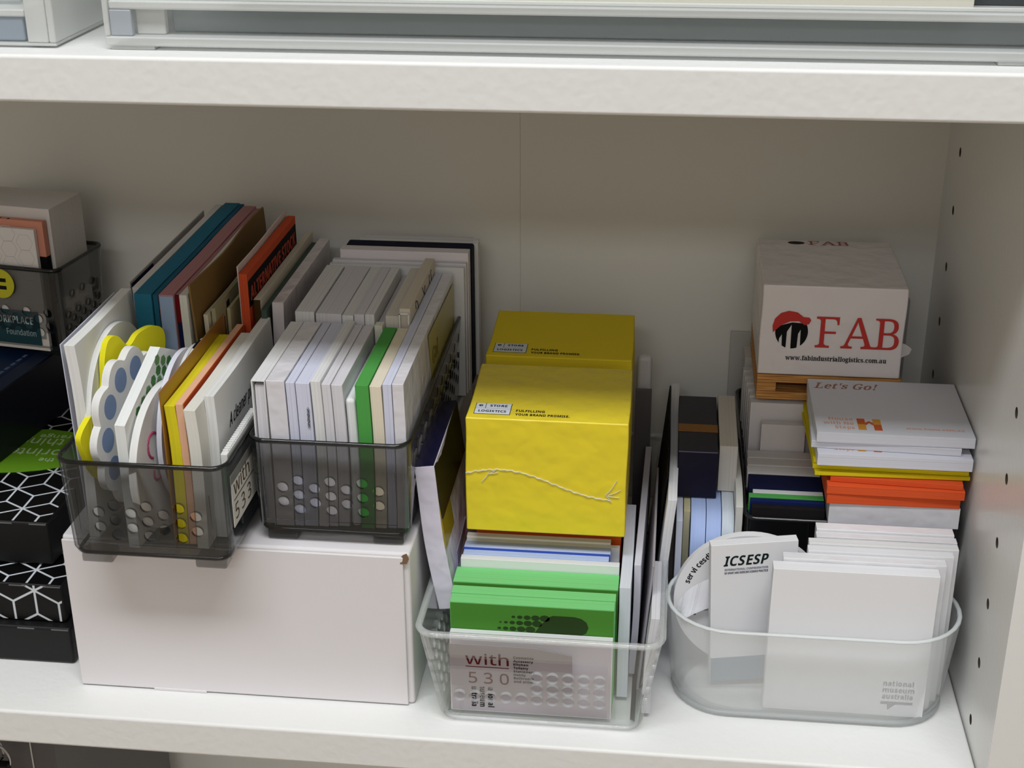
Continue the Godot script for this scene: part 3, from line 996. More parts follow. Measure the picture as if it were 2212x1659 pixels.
	box("brown_edge", Vector3(-1.7, 40, 56.4), Vector3(1.7, 82, 56.9), ink(Color(0.26, 0.18, 0.08)), cp, 0.1)
	pad("thin dark green pad between cream and white pads at the rear", Vector3(-355.8, b, -226), Vector3(-352.9, 170, -116), paper(Color(0.30, 0.36, 0.33)))
	pad("thick white pad at the right rear of the left basket", Vector3(-351.2, b, -226), Vector3(-345.2, 172.5, -121), wrapped(Color(0.86, 0.83, 0.84)), {"bow": -0.8})


func basket_two() -> void:
	grp = "smoky perforated baskets on the white box"
	var holes := hole_cells(-26.5, 26.5, 10, 33, 7, 3, 2.7, true)
	var side := hole_cells(-96, 96, 10, 44, 26, 4, 2.6, true)
	smoky_basket("smoky grey perforated basket of square white pads, right of the two on the white box", 38.0, 110, Vector3(-302.9, 85.9, -137.5), holes, side, 0.42)
	grp = "note pads standing in the right smoky basket"
	var W := Color(0.91, 0.91, 0.91)
	var WB := Color(0.86, 0.87, 0.94)
	var WL := Color(0.88, 0.87, 0.89)
	var b := 92.8
	var z0 := -34.0
	# white folded cover with a pad inside
	var t := thing("note_pad", "white pad in a folded card cover, front left of the right basket", "note pad", Vector3(-335.0, b, -71))
	box("cover_side", Vector3(-3.4, 0, -37), Vector3(-2.7, 74.5, 37), paper(W), t, 0.2)
	box("cover_side", Vector3(2.7, 0, -37), Vector3(3.2, 74.5, 37), paper(W), t, 0.2)
	box("cover_top", Vector3(-3.4, 74.3, -37), Vector3(3.2, 75.0, 37), paper(W), t, 0.25)
	box("page_block", Vector3(-2.2, 0, -36), Vector3(2.5, 72.3, 35.5), paper(WL), t, 0.3)
	pad("shrink-wrapped white pad, second from left in the front row of the right basket", Vector3(-331.4, b, -108), Vector3(-322.8, 168, z0), wrapped(WL), {"bow": 0.6})
	pad("bluish white pad, third from left in the front row of the right basket", Vector3(-322.4, b, -109), Vector3(-318.2, 167.2, z0 - 0.5), paper(WB), {"bow": 0.7})
	var sc := pad("bluish white pad with pen scribble on its edge, fourth in the front row", Vector3(-317.9, b, -110), Vector3(-311.4, 167.0, z0 - 0.8), paper(WB), {"bow": 0.8})
	var scr := PackedVector3Array()
	for i in 40:
		scr.append(Vector3(2.2 + 0.6 * sin(i * 1.7), 52 + i * 0.25 + sin(i * 2.3) * 0.8, 38.1))
	part("pen_scribble", tube(scr, 0.12, 4), ink(Color(0.12, 0.12, 0.18)), sc)
	pad("white pad, fifth from left in the front row of the right basket", Vector3(-310.9, b, -111), Vector3(-306.3, 168.2, z0 - 1), paper(W), {"bow": 1.0})
	pad("thin white pad, sixth from left in the front row of the right basket", Vector3(-306.0, b, -110), Vector3(-301.9, 166.6, z0 - 1.6), paper(WL), {"bow": 1.0})
	pad("white pad, seventh from left in the front row, left of the low rounded one", Vector3(-301.6, b, -110), Vector3(-296.4, 166.2, z0 - 2.2), paper(WL), {"bow": 1.0})
	pad("low white pad with rounded top edge left of the green pad", Vector3(-295.6, b, -104), Vector3(-290.8, 159.5, z0 - 2.0), paper(Color(0.93, 0.94, 0.94)), {"bev": 2.0, "bow": 0.8})
	pad("tall white card behind the low rounded pad, left of the green pad", Vector3(-295.4, b, -112), Vector3(-291.4, 167.8, -106.5), paper(Color(0.90, 0.90, 0.84)), {"name": "card", "cat": "card"})
	pad("green pad standing in the front row of the right basket", Vector3(-290.4, b, -107), Vector3(-284.2, 167.0, z0 - 1.2), paper(Color(0.33, 0.65, 0.31)), {"bow": 0.9})
	pad("cream pad right of the green pad in the front row", Vector3(-283.8, b, -108), Vector3(-278.5, 166.4, z0 - 2.0), paper(Color(0.93, 0.89, 0.80)), {"bow": 0.9})
	pad("long white pad right of the cream pad", Vector3(-277.9, b, -188), Vector3(-273.8, 167.4, z0 - 2.6), paper(WB), {"bow": 0.5})
	var rp := pad("long white pad with yellowed printed right face, rightmost in the right smoky basket", Vector3(-273.5, b, -188), Vector3(-268.2, 167.6, z0 - 2.8), wrapped(WL), {"bow": 0.5})
	part("yellow_print", plate(PackedVector2Array([Vector2(60, 8), Vector2(150, 8), Vector2(150, 70), Vector2(66, 72), Vector2(74, 40)]), 0.08), mat("olive_print", Color(0.70, 0.66, 0.38), 0.3), rp, Vector3(3.2, 0, 75.8), Vector3(0, 90, 0))
	letters("Gol", 9, 17, ink(Color(0.55, 0.50, 0.22)), rp, Vector3(3.5, 52, 0), Vector3(0, 90, 0), "Droid Serif", true)
	# second row
	var row := [[-337.2, -327.4, 171.4, W, "wide white pad, leftmost in the second row of the right basket"], [-326.6, -313.4, 170.8, WL, "widest white pad, second from left in the second row"], [-313.1, -307.3, 170.2, W, "white pad, third from left in the second row of the right basket"], [-306.9, -301.7, 171.0, WL, "white pad, fourth from left in the second row of the right basket"], [-301.4, -296.6, 171.2, W, "white pad, fifth from left in the second row of the right basket"], [-296.1, -291.4, 164.6, WL, "lower white pad sunk between taller ones in the second row"], [-290.9, -284.2, 170.8, Color(0.87, 0.84, 0.80), "warm white pad left of the cream pad in the second row"]]
	for r in row:
		pad(r[4], Vector3(r[0], b, -187.0 + (r[2] - 170) * 2), Vector3(r[1], r[2], -112.6), paper(r[3]))
	t = thing("note_pad", "cream pad with pen marks on its face and a folded white cover end", "note pad", Vector3(-280.9, b, -149))
	box("page_block", Vector3(-2.9, 0, -42), Vector3(2.6, 82.0, 36), paper(Color(0.86, 0.82, 0.75)), t, 0.4)
	var loop := SurfaceTool.new()
	loop.begin(Mesh.PRIMITIVE_TRIANGLES)
	for s in [[-3.0, 60, -2.3, 80], [-3.0, 79.4, 2.0, 80.2], [1.6, 74, 2.3, 79.8]]:
		plate_into(loop, rect(s[0], s[1], s[2], s[3]), 1.6)
	part("cover_end", loop.commit(), paper(Color(0.92, 0.92, 0.9)), t, Vector3(0, 0, 36.1))
	for k in 3:
		var mk := PackedVector3Array()
		for i in 12:
			mk.append(Vector3(2.65, 76 + 4.0 * sin(i * 0.55 + k), 20 - k * 21 - i * 0.7 + 2.0 * sin(i * 0.8)))
		part("pen_mark", tube(mk, 0.3, 5), ink(Color(0.30, 0.30, 0.33)), t)
	# rear row faces the viewer
	pad("thin white pad facing front, nearest in the rear row of the right basket", Vector3(-337.4, b, -194.5), Vector3(-262.4, 169.6, -191), paper(W))
	pad("thin white pad facing front, second in the rear row of the right basket", Vector3(-336.6, b, -198.5), Vector3(-261.6, 170.8, -195), paper(WL))
	pad("thick white pad facing front, before the navy pad", Vector3(-333.0, b, -206.5), Vector3(-261.0, 175.6, -199), paper(Color(0.92, 0.89, 0.9)))
	pad("navy blue pad facing front at the rear of the right basket", Vector3(-332.5, b, -221), Vector3(-260.5, 174.4, -207), paper(Color(0.035, 0.05, 0.16)), {"bev": 1.2})
	for k in 4:
		pad(["white pad behind the navy pad, nearest of four at the back", "white pad behind the navy pad, second of four at the back", "white pad behind the navy pad, third of four at the back", "white pad against the rear wall of the right basket"][k], Vector3(-327.0 + k * 0.4, b, -226.2 - k * 4.6), Vector3(-258.6 - k * 0.4 - 4.0 * (k % 2), 173.6 - k * 0.7, -221.8 - k * 4.6), paper([W, WL, W, WL][k]))


# ---------------------------------------------------------------- clear basket
func clear_basket() -> void:
	grp = ""
	var clear := plastic("clear_plastic", Color(0.93, 0.95, 0.94), 0.06, 0.05)
	var edge := plastic("clear_edge", Color(0.90, 0.92, 0.92), 0.26, 0.06)
	var C := Vector3(-203.4, 0.2, -117)
	var t := thing("perforated_basket", "clear perforated basket holding yellow blocks and green pads", "basket", C)
	var mask := func(i: int, j: int) -> bool: return j < 2 or i >= 5
	var fr := hole_cells(-41.8, 32.2, 7, 42, 10, 5, 2.95, false, mask)
	var side := hole_cells(-95, 95, 8, 40, 24, 5, 2.4)
	part("basket_body", tub(57.4, 112, 55, 9, 9.0, 2.2, [fr, side, null, side], 4.0), clear, t)
	part("hole_edges", hole_edges.commit(), plastic("clear_hole", Color(0.80, 0.82, 0.83), 0.45, 0.05), t)
	part("rim", lip(58.6, 113.2, 10.2, 53.2, 56.6, 3.4), edge, t)
	part("base_rim", lip(47.2, 101.8, 6.4, 0.4, 2.6, 2.0), edge, t)
	for s in [-1, 1]:
		for e in [-1, 1]:
			part("corner_rib", tube(PackedVector3Array([Vector3(s * 53.6, 53, e * 108), Vector3(s * 51, 38, e * 105.4)]), 1.3, 8), edge, t)
	var lc := part("label_card", plate(PackedVector2Array([Vector2(0, 0), Vector2(58, 0), Vector2(58, 23), Vector2(40, 26.6), Vector2(0, 26.6)]), 0.2), mat("label_grey", Color(0.66, 0.63, 0.645), 0.7), t, Vector3(-42.6, 20.6, 101.2), Vector3(9.3, 0, 0))
	lc.set_meta("label", "grey label lettered with 530")
	var red := ink(Color(0.36, 0.08, 0.07))
	var bk := ink(Color(0.16, 0.14, 0.15))
	letters("with", 7.0, 20.6, red, lc, Vector3(7.4, 14.4, 0.3))
	part("rule", plate(rect(7.4, 12.6, 28.0, 13.0), 0.1), red, lc, Vector3(0, 0, 0.2))
	letters("5 3 0", 7.0, 19.2, red, lc, Vector3(8.6, 2.2, 0.3))
	var words := ["Cosmetics", "Accessory", "Kitchen", "Toiletry", "Stationery", "Hobby", "Bathroom", "and others"]
	for k in 8:
		letters(words[k], 1.4, [9.6, 9.4, 7.0, 7.0, 10.2, 5.8, 9.4, 10.6][k], bk, lc, Vector3(30.2, 19.4 - k * 2.2, 0.3), Vector3.ZERO, "Droid Sans", true)
	grp = "note pads and blocks in the clear basket"
	var W := Color(0.92, 0.92, 0.93)
	# yellow blocks
	for k in 2:
		var z1: float = [-62.0, -139.0][k]
		var x0: float = [-244.2, -244.4][k]
		var wdt: float = [77.6, 76.4][k]
		var y0 := 79.6
		var m := wrapped(Color(0.93, 0.84, 0.19)) if k == 0 else paper(Color(0.92, 0.82, 0.17))
		var blk := pad(["yellow note block with torn wrap seam, front of two", "yellow note block behind the other, near the back board"][k], Vector3(x0, y0, z1 - 66), Vector3(x0 + wdt, y0 + 61, z1), m, {"name": "note_block", "cat": "note block", "ax": 1, "bev": 0.8, "wave": 0.5})
		var fr2 := ink(Color(0.08, 0.08, 0.08))
		var lw := ink(Color(0.85, 0.87, 0.9))
		var lab := part("printed_label", plate(rect(0, 0, 17.5, 12.4), 0.1), fr2, blk, Vector3(-wdt / 2 + 3.6, 61.02, 28.4), Vector3(-90, 0, 0))
		part("label_field", plate(rect(0.3, 6.5, 4.8, 12.1), 0.1), lw, lab, Vector3(0, 0, 0.08))
		part("label_field", plate(rect(5.1, 6.5, 17.2, 12.1), 0.1), lw, lab, Vector3(0, 0, 0.08))
		part("label_field", plate(rect(0.3, 0.3, 17.2, 6.2), 0.1), lw, lab, Vector3(0, 0, 0.08))
		letters("e", 2.6, 2.0, fr2, lab, Vector3(1.6, 8.2, 0.2), Vector3.ZERO, "Droid Sans", true)
		letters("STORE", 2.3, 8.4, fr2, lab, Vector3(7.0, 8.2, 0.2), Vector3.ZERO, "Droid Sans", true)
		letters("LOGISTICS", 2.3, 13.4, fr2, lab, Vector3(2.0, 2.1, 0.2), Vector3.ZERO, "Droid Sans", true)
		letters("FULFILLING", 2.3, 13.8, fr2, blk, Vector3(-wdt / 2 + 23.6, 61.08, 24.4), Vector3(-90, 0, 0), "Droid Sans", true)
		letters("YOUR BRAND PROMISE.", 2.3, 26, fr2, blk, Vector3(-wdt / 2 + 23.6, 61.08, 28.6), Vector3(-90, 0, 0), "Droid Sans", true)
		if k == 0:
			var seam := PackedVector3Array()
			for i in 60:
				var u := i / 59.0
				seam.append(Vector3(-38.6 + 70 * u, 31.5 + 3.2 * sin(u * 5.5) - 9.0 * u * u + 0.25 * sin(i * 2.1), 33.25 + 0.2 * sin(i * 1.3)))
			var film := plastic("film_white", Color(0.95, 0.93, 0.80), 0.55, 0.15)
			part("wrap_seam", tube(seam, 0.42, 6), film, blk)
			for q in [[-28.0, 31.5, 5.0, 1.0], [-27.0, 33.0, -4.0, -6.0], [-24.0, 34.0, -3.0, -2.2], [29.0, 23.0, 5.2, 8.0], [30.0, 23.0, 6.0, 3.0], [29.0, 23.0, 3.0, -4.0], [30.0, 22.5, 5.5, -0.5]]:
				part("wrap_crease", tube(PackedVector3Array([Vector3(q[0], q[1], 33.4), Vector3(q[0] + q[2] * 0.5 + 0.4, q[1] + q[3] * 0.5, 33.5), Vector3(q[0] + q[2], q[1] + q[3], 33.3)]), 0.28, 5), film, blk)
	# pads that carry the blocks
	pad("orange note block under the yellow blocks, only its front edge showing", Vector3(-242, 2.8, -198), Vector3(-169, 79.3, -82), paper(Color(0.84, 0.35, 0.12)), {"name": "note_block", "cat": "note block", "ax": 1})
	pad("cream white pad in front of the yellow block, rearmost of the low pads", Vector3(-246.2, 2.8, -79.4), Vector3(-173.8, 68.4, -75.4), paper(Color(0.95, 0.94, 0.91)))
	pad("white pad facing front behind the blue-edged pads", Vector3(-246, 2.8, -75.2), Vector3(-169.2, 67.6, -72.0), paper(W))
	pad("pale lilac pad with sheer edge behind the blue-lined pad", Vector3(-246.2, 2.8, -71.8), Vector3(-173.4, 67.8, -66.0), paper(Color(0.74, 0.79, 0.93)))
	pad("blue-lined pad in front of the pale lilac pad", Vector3(-246.4, 2.8, -65.9), Vector3(-173.6, 67.6, -64.9), paper(Color(0.22, 0.33, 0.72)))
	pad("light blue pad behind the white pad with green neighbours", Vector3(-246, 2.8, -64.8), Vector3(-174, 67.0, -60.6), paper(Color(0.74, 0.81, 0.96)))
	pad("white pad directly behind the rear green pad", Vector3(-246.6, 2.8, -60.4), Vector3(-168.6, 66.6, -56.5), paper(W))
	var G := Color(0.50, 0.83, 0.52)
	var GF := ink(Color(0.30, 0.54, 0.20))
	var gd := [[-248.4, -168.4, 62.0, -56.2, -42.6, "rear green pad in the clear basket"], [-247.8, -169.2, 61.6, -39.6, -33.0, "middle green pad in the clear basket"], [-247.4, -169.4, 61.4, -32.6, -25.4, "front green pad with dark dotted print in the clear basket"]]
	for g in gd:
		var p := pad(g[5], Vector3(g[0], 2.8, g[3]), Vector3(g[1], g[2], g[4]), paper(G))
		var ww: float = (g[1] - g[0]) / 2 - 0.2
		part("printed_face", plate(rect(-ww, 0.4, ww, g[2] - 3.5), 0.08), GF, p, Vector3(0, 0, (g[4] - g[3]) / 2))
		if g[4] == -25.4:
			var dk := ink(Color(0.17, 0.26, 0.12))
			var zf: float = (g[4] - g[3]) / 2 + 0.08
			var pill := PackedVector2Array([Vector2(6, 43), Vector2(8, 46), Vector2(9, 47.8), Vector2(11.5, 50.6), Vector2(13, 52.6), Vector2(15, 53.6), Vector2(25, 53.6), Vector2(28.5, 52.8), Vector2(31, 50.8), Vector2(32, 48), Vector2(31, 45), Vector2(28, 43), Vector2(24, 42.2)])
			part("dark_print", plate(pill, 0.08, 60), dk, p, Vector3(-5, 0, zf))
			for r in 3:
				for k in 6 - (1 if r != 1 else 0):
					var s := 2.2 - k * 0.34
					part("dark_print", plate(oval(Vector2(0, 0), s * 1.1, s * 0.8, 12), 0.08), dk, p, Vector3([6.2, 2.6, -0.6][r] - k * (4.6 - k * 0.22), [51.8, 48.6, 45.2][r], zf))
	# white museum pads just behind the front wall
	var mp := pad("white pad with sideways museum print pressed against the clear front wall", Vector3(-247.2, 2.8, -25.0), Vector3(-169.6, 46.6, -20.4), paper(Color(0.90, 0.91, 0.915)))
	part("printed_face", plate(rect(-38.4, 0.4, 38.4, 42.6), 0.06), mat("grey_print", Color(0.74, 0.715, 0.735), 0.7), mp, Vector3(0, 0, 2.25))
	var tk := ink(Color(0.12, 0.12, 0.14))
	for k in 3:
		letters(["national", "museum", "australia"][k], 2.9, 13.2, tk, mp, Vector3(-20.6 - k * 4.0, 16.0, 2.36), Vector3(0, 0, -90), "Droid Sans", true)
	part("bubble_bar", plate(PackedVector2Array([Vector2(-34.5, 1), Vector2(-33, 1), Vector2(-33, 9), Vector2(-36.5, 12), Vector2(-33, 12.5), Vector2(-33, 16.4), Vector2(-34.5, 16.4)]), 0.08), tk, mp, Vector3(0, 0, 2.3))
	# left: wrapped navy pad leaning out
	var nv := pad("shrink-wrapped white-edged pad with navy faces leaning out at the left", Vector3(-256.4, 43, -122), Vector3(-246.8, 121.6, -47), wrapped(Color(0.87, 0.85, 0.92)), {"rot": Vector3(0, 0, 7.4), "bow": -1.4, "wave": 0.3})
	box("navy_cover", Vector3(-4.6, 78.5, -37.2), Vector3(4.6, 78.95, 37.2), mat("navy_gloss", Color(0.07, 0.07, 0.20), 0.22, 0.5), nv, 0.1)
	box("navy_cover", Vector3(3.6, 50, -37.2), Vector3(4.9, 78.3, 37.2), mat("black_gloss", Color(0.07, 0.075, 0.07), 0.2, 0.5), nv, 0.1)
	box("olive_band", Vector3(3.0, 34, 12), Vector3(4.2, 62, 37.3), mat("olive_gloss", Color(0.58, 0.52, 0.14), 0.25, 0.5), nv, 0.1)
	pad("loose clear plastic sleeve between the leaning pad and the green pads", Vector3(-247.4, 20, -100), Vector3(-246.7, 66, -64), plastic("sleeve", Color(0.85, 0.86, 0.93), 0.3, 0.1), {"rot": Vector3(0, 0, 4), "wave": 0.5, "name": "plastic_sleeve", "cat": "sleeve"})
	# right: pads standing on edge
	pad("white pad on edge, nearest right of the green pads", Vector3(-167.8, 2.8, -122), Vector3(-162.4, 65.6, -39), paper(Color(0.87, 0.89, 0.93)), {"wave": 0.2})
	pad("white pad on edge, second right of the green pads", Vector3(-162.0, 2.8, -190), Vector3(-158.6, 66.6, -59), paper(Color(0.88, 0.88, 0.92)), {"lean": 1.5, "bow": 0.8, "twist": -2.0})
	pad("grey card with brown edge leaning right in the clear basket", Vector3(-158.2, 2.8, -150), Vector3(-157.0, 74, -46), paper(Color(0.64, 0.62, 0.65)), {"lean": 5.5, "name": "card", "cat": "card"})
	pad("black card standing between grey and tall white pads", Vector3(-156.4, 2.8, -206), Vector3(-155.6, 98, -98), ink(Color(0.05, 0.05, 0.055)), {"lean": 9.0, "name": "card", "cat": "card"})
	pad("short grey-white pad slanting at the right front corner of the clear basket", Vector3(-155.2, 2.8, -80), Vector3(-151.0, 57, -27), paper(Color(0.87, 0.87, 0.89)), {"lean": 3.0, "bow": -0.8})
	var tl := pad("tall white pad with olive left face leaning on the right wall of the clear basket", Vector3(-153.2, 2.8, -225), Vector3(-148.6, 91, -82), paper(Color(0.90, 0.90, 0.91)), {"lean": 7.0, "bow": -0.6, "wave": 0.25})
	box("olive_cover", Vector3(-2.9, 1, -71), Vector3(-2.5, 40, 71), mat("olive_paper", Color(0.76, 0.75, 0.60), 0.7), tl, 0.05)
	pad("white pad standing at the back right behind the yellow blocks", Vector3(-166.4, 2.8, -219), Vector3(-158.0, 112, -212), paper(Color(0.88, 0.87, 0.88)), {"ax": 2, "bev": 2.5})
	pad("dark grey board behind the right edge of the yellow blocks", Vector3(-166.6, 2.8, -205), Vector3(-157.4, 96, -202), mat("grey_board", Color(0.42, 0.40, 0.41), 0.6), {"name": "board", "cat": "board"})


# ---------------------------------------------------------------- between the clear basket and the right bins
func middle_pads() -> void:
	grp = "pads standing behind the frosted bin"
	var W := Color(0.91, 0.91, 0.92)
	var LB := Color(0.70, 0.78, 0.96)
	pad("slim white pad left of the beige pad behind the frosted bin", Vector3(-141.6, 0.2, -160), Vector3(-138.4, 73.4, -93), paper(Color(0.86, 0.88, 0.94)))
	pad("beige board pad behind the frosted bin", Vector3(-138.0, 0.2, -170), Vector3(-134.6, 73.2, -104), paper(Color(0.80, 0.77, 0.62)))
	var d := disc_pad("light blue rounded pad behind the frosted bin, left of two", rounded(-36.7, -36.7, 36.7, 36.7, 17), 7.4, Vector3(-134.2, 37, -128.6), paper(LB))
	d = disc_pad("light blue rounded pad behind the frosted bin, right of two", rounded(-36.7, -36.7, 36.7, 36.7, 17), 7.4, Vector3(-126.4, 37, -128.6), paper(LB))
	disc_pad("pale rounded white pad right of the two light blue ones", rounded(-36.7, -36.7, 36.7, 37.6, 12), 6.0, Vector3(-118.6, 37, -130), paper(Color(0.84, 0.88, 0.92)))
	grp = ""
	var pur := mat("purple_carton", Color(0.055, 0.03, 0.13), 0.4, 0.4)
	var t := thing("purple_box", "dark purple carton with gold band on its lid", "box", Vector3(-131.8, 74.2, -152))
	box("box_body", Vector3(-10.3, 0, -35), Vector3(10.3, 26.4, 35), pur, t, 0.5)
	box("gold_band", Vector3(-10.35, 20.0, 2), Vector3(10.35, 26.7, 11), mat("gold_band", Color(0.55, 0.37, 0.13), 0.5), t, 0.1)
	box("worn_edge", Vector3(-10.0, 26.1, 34.5), Vector3(10.0, 26.5, 35.1), ink(Color(0.42, 0.40, 0.48)), t, 0.1)
	grp = "pads standing behind the frosted bin"
	pad("white block right of the purple box", Vector3(-120.8, 75.2, -188), Vector3(-111.4, 101.2, -124), paper(Color(0.84, 0.82, 0.79)), {"name": "note_block", "cat": "note block"})
	pad("white pad with bulging cover left of the black basket", Vector3(-112.4, 0.2, -170), Vector3(-108.9, 83, -93), paper(Color(0.87, 0.87, 0.85)), {"bow": -0.5, "wave": 0.5})


# ---------------------------------------------------------------- right: black basket, stack, FAB block
func black_basket() -> void:
	grp = ""
	var smoke := plastic("dark_smoke", Color(0.03, 0.03, 0.033), 0.8, 0.06)
	var t := thing("black_basket", "smoky black basket behind the frosted bin, carrying coloured pads", "basket", Vector3(-55.2, 0.2, -170))
	part("basket_body", tub(52.6, 80, 78, 6, 2.0, 1.8, [null, null, null, null]), smoke, t)
	part("rim", lip(53.2, 80.6, 6.6, 77.0, 79.2, 2.6), mat("rim_gloss", Color(0.10, 0.10, 0.11), 0.12, 0.6), t)
	grp = "pads standing in the black basket"
	var x0 := -105.2
	var x1 := -68.6
	var b := 2.6
	pad("black pad, nearest standing in the black basket", Vector3(x0 + 0.6, b, -96.6), Vector3(x1, 83.4, -93), paper(Color(0.10, 0.09, 0.095)))
	pad("royal blue pad in front of the green pad in the black basket", Vector3(x0, b, -100.0), Vector3(x1, 85, -97.0), paper(Color(0.06, 0.12, 0.33)))
	pad("green pad between two blue pads in the black basket", Vector3(x0 - 0.6, b, -104.4), Vector3(x1, 85.4, -100.4), paper(Color(0.33, 0.66, 0.33)))
	pad("white pad between the green and navy pads in the black basket", Vector3(x0 + 1.6, b, -109), Vector3(x1, 85.2, -104.8), paper(Color(0.88, 0.89, 0.9)))
	pad("thick navy pad behind the white pad in the black basket", Vector3(x0 - 0.2, b, -124), Vector3(x1, 86, -109.4), paper(Color(0.05, 0.08, 0.23)))
	for k in 3:
		pad(["white pad behind the navy pad, nearest of three", "white pad behind the navy pad, second of three", "white pad behind the navy pad, farthest of three"][k], Vector3(x0 - 0.6 + 0.3 * k, b, -132.6 - 8.4 * k), Vector3(x1, 86.4 + 0.4 * k, -124.6 - 8.4 * k), paper(Color(0.84, 0.83, 0.83)))
	pad("small white pad facing front before the taller one in the black basket", Vector3(-98.4, b, -156), Vector3(-75.2, 102, -151), paper(Color(0.86, 0.84, 0.84)))
	pad("taller white pad facing front behind the small one in the black basket", Vector3(-104.4, b, -164.5), Vector3(-70, 111, -158.5), paper(Color(0.87, 0.85, 0.86)))
	var st := ["first", "second", "third", "fourth", "fifth"]
	for k in 5:
		pad("thin white pad in the stepped row under the wooden pallet, %s from the front" % st[k], Vector3(-104.8 - 0.5 * k, b, -171.5 - 9.0 * k), Vector3(-40, 111.4 - 0.2 * k, -166.5 - 9.0 * k), paper(Color(0.86, 0.85, 0.85)))
	pad("white board at the back of the black basket, farthest of the stepped row", Vector3(-105.4, b, -236), Vector3(-40, 111.6, -219), paper(Color(0.84, 0.83, 0.81)), {"name": "board", "cat": "board"})
	pad("second white board behind the black basket, against the back board", Vector3(-112.6, 0.2, -254), Vector3(-50, 114, -251), paper(Color(0.82, 0.81, 0.79)), {"name": "board", "cat": "board"})
	# stack of pads
	grp = "pads stacked flat in front of the wooden pallet"
	var W := Color(0.88, 0.885, 0.92)
	var sk := [
		["shrink-wrapped white pad at the bottom of the flat stack", -67.4, -4.5, 79.4, 90.8, -156, -87.5, 0.0],
		["orange pad right above the wrapped white pad in the flat stack", -69.4, -5.5, 91.0, 96.6, -156, -86.6, 0.6],
		["orange pad, middle of three in the flat stack", -69.0, -3.4, 96.8, 101.4, -158, -85.2, -0.8],
		["orange pad, topmost of three, twisted in the flat stack", -66.0, -3.0, 101.6, 104.4, -160, -87.8, -3.0],
		["yellow pad, lowest of three in the flat stack", -76.4, -2.0, 104.8, 106.8, -162, -89.8, 1.2],
		["yellow pad, middle of three in the flat stack", -76.2, -1.6, 107.0, 109.2, -162, -91.6, -0.6],
		["yellow pad, topmost of three in the flat stack", -76.6, -2.2, 109.4, 111.2, -163, -93.5, 0.4],
		["white pad with orange print just above the yellow pads", -75.2, -1.6, 111.4, 117.6, -158, -87.0, 0.0],
		["white pad twisted between two others near the top of the flat stack", -76.8, -5.6, 117.8, 121.6, -160, -92.0, -2.2],
		["white pad with orange house logo on top of the flat stack", -76.0, -0.9, 121.8, 127.2, -156.2, -91.2, 0.0]]
	for k in sk.size():
		var s: Array = sk[k]
		var m: Material
		if k == 0:
			m = wrapped(Color(0.86, 0.86, 0.88))
		elif k < 4:
			m = paper(Color(0.88, 0.35, 0.17))
		elif k < 7:
			m = paper(Color(0.87, 0.80, 0.10))
		else:
			m = paper(W)
		var p := pad(s[0], Vector3(s[1], s[3], s[5]), Vector3(s[2], s[4], s[6]), m, {"ax": 1, "rot": Vector3(0, s[7], 0)})
		if k == 7 or k == 9:
			logo_print(p, s[4] - s[3], (s[6] - s[5]) / 2, k == 9)
	# wooden pallet and block
	grp = ""
	var wood := mat("pine", Color(0.72, 0.54, 0.33), 0.7, 0.3)
	wood.albedo_texture = wood_tex
	wood.uv1_triplanar = true
	wood.uv1_scale = Vector3(6, 140, 60)
	wood.albedo_color = Color(0.95, 0.72, 0.45)
	var ramp := Gradient.new()
	ramp.set_color(0, Color(0.62, 0.56, 0.50))
	ramp.set_color(1, Color(1.0, 0.98, 0.94))
	wood_tex.color_ramp = ramp
	var pl := thing("wooden_pallet", "small pine pallet base under the wrapped white FAB block", "pallet", Vector3(-64.5, 112.6, -198))
	box("deck_board", Vector3(-37.4, 9.8, -38), Vector3(37.4, 14.2, 38), wood, pl, 0.5)
	box("bottom_board", Vector3(-37.4, 0, -38), Vector3(37.4, 4.4, 38), wood, pl, 0.5)
	for x in [-37.2, -5.0, 27.2]:
		box("spacer", Vector3(x, 4.5, -37.6), Vector3(x + 10, 9.7, 37.6), wood, pl, 0.3)
	var fb := pad("white shrink-wrapped note block with red FAB logo on the wooden pallet", Vector3(-102.0, 127.2, -236), Vector3(-28.4, 177.2, -160), wrapped(Color(0.90, 0.87, 0.87)), {"name": "note_block", "cat": "note block", "ax": 1, "bev": 0.8, "wave": 0.4})
	fab_print(fb, Vector3(0, 0, 38.3), Vector3.ZERO, 1.0)
	letters("FAB", 6.5, 22, ink(Color(0.62, 0.36, 0.34)), fb, Vector3(-9, 50.1, -29.5), Vector3(-90, 0, 0), "Droid Serif")
	part("black_mark", plate(oval(Vector2.ZERO, 4.6, 2.6, 24), 0.08), ink(Color(0.2, 0.18, 0.18)), fb, Vector3(-15.5, 50.0, -32.5), Vector3(-90, 0, 0))
	part("wrap_ear", plate(PackedVector2Array([Vector2(0, 0), Vector2(4, 2), Vector2(5, 5), Vector2(2.5, 7), Vector2(0, 8)]), 0.3), plastic("film_clear", Color(0.92, 0.9, 0.9), 0.4, 0.15), fb, Vector3(36.6, 12, 37))
	grp = ""
	pad("grey-white pad behind the FAB block near the right side panel", Vector3(-26.4, 0.2, -253), Vector3(-12, 139, -248), paper(Color(0.70, 0.68, 0.67)))


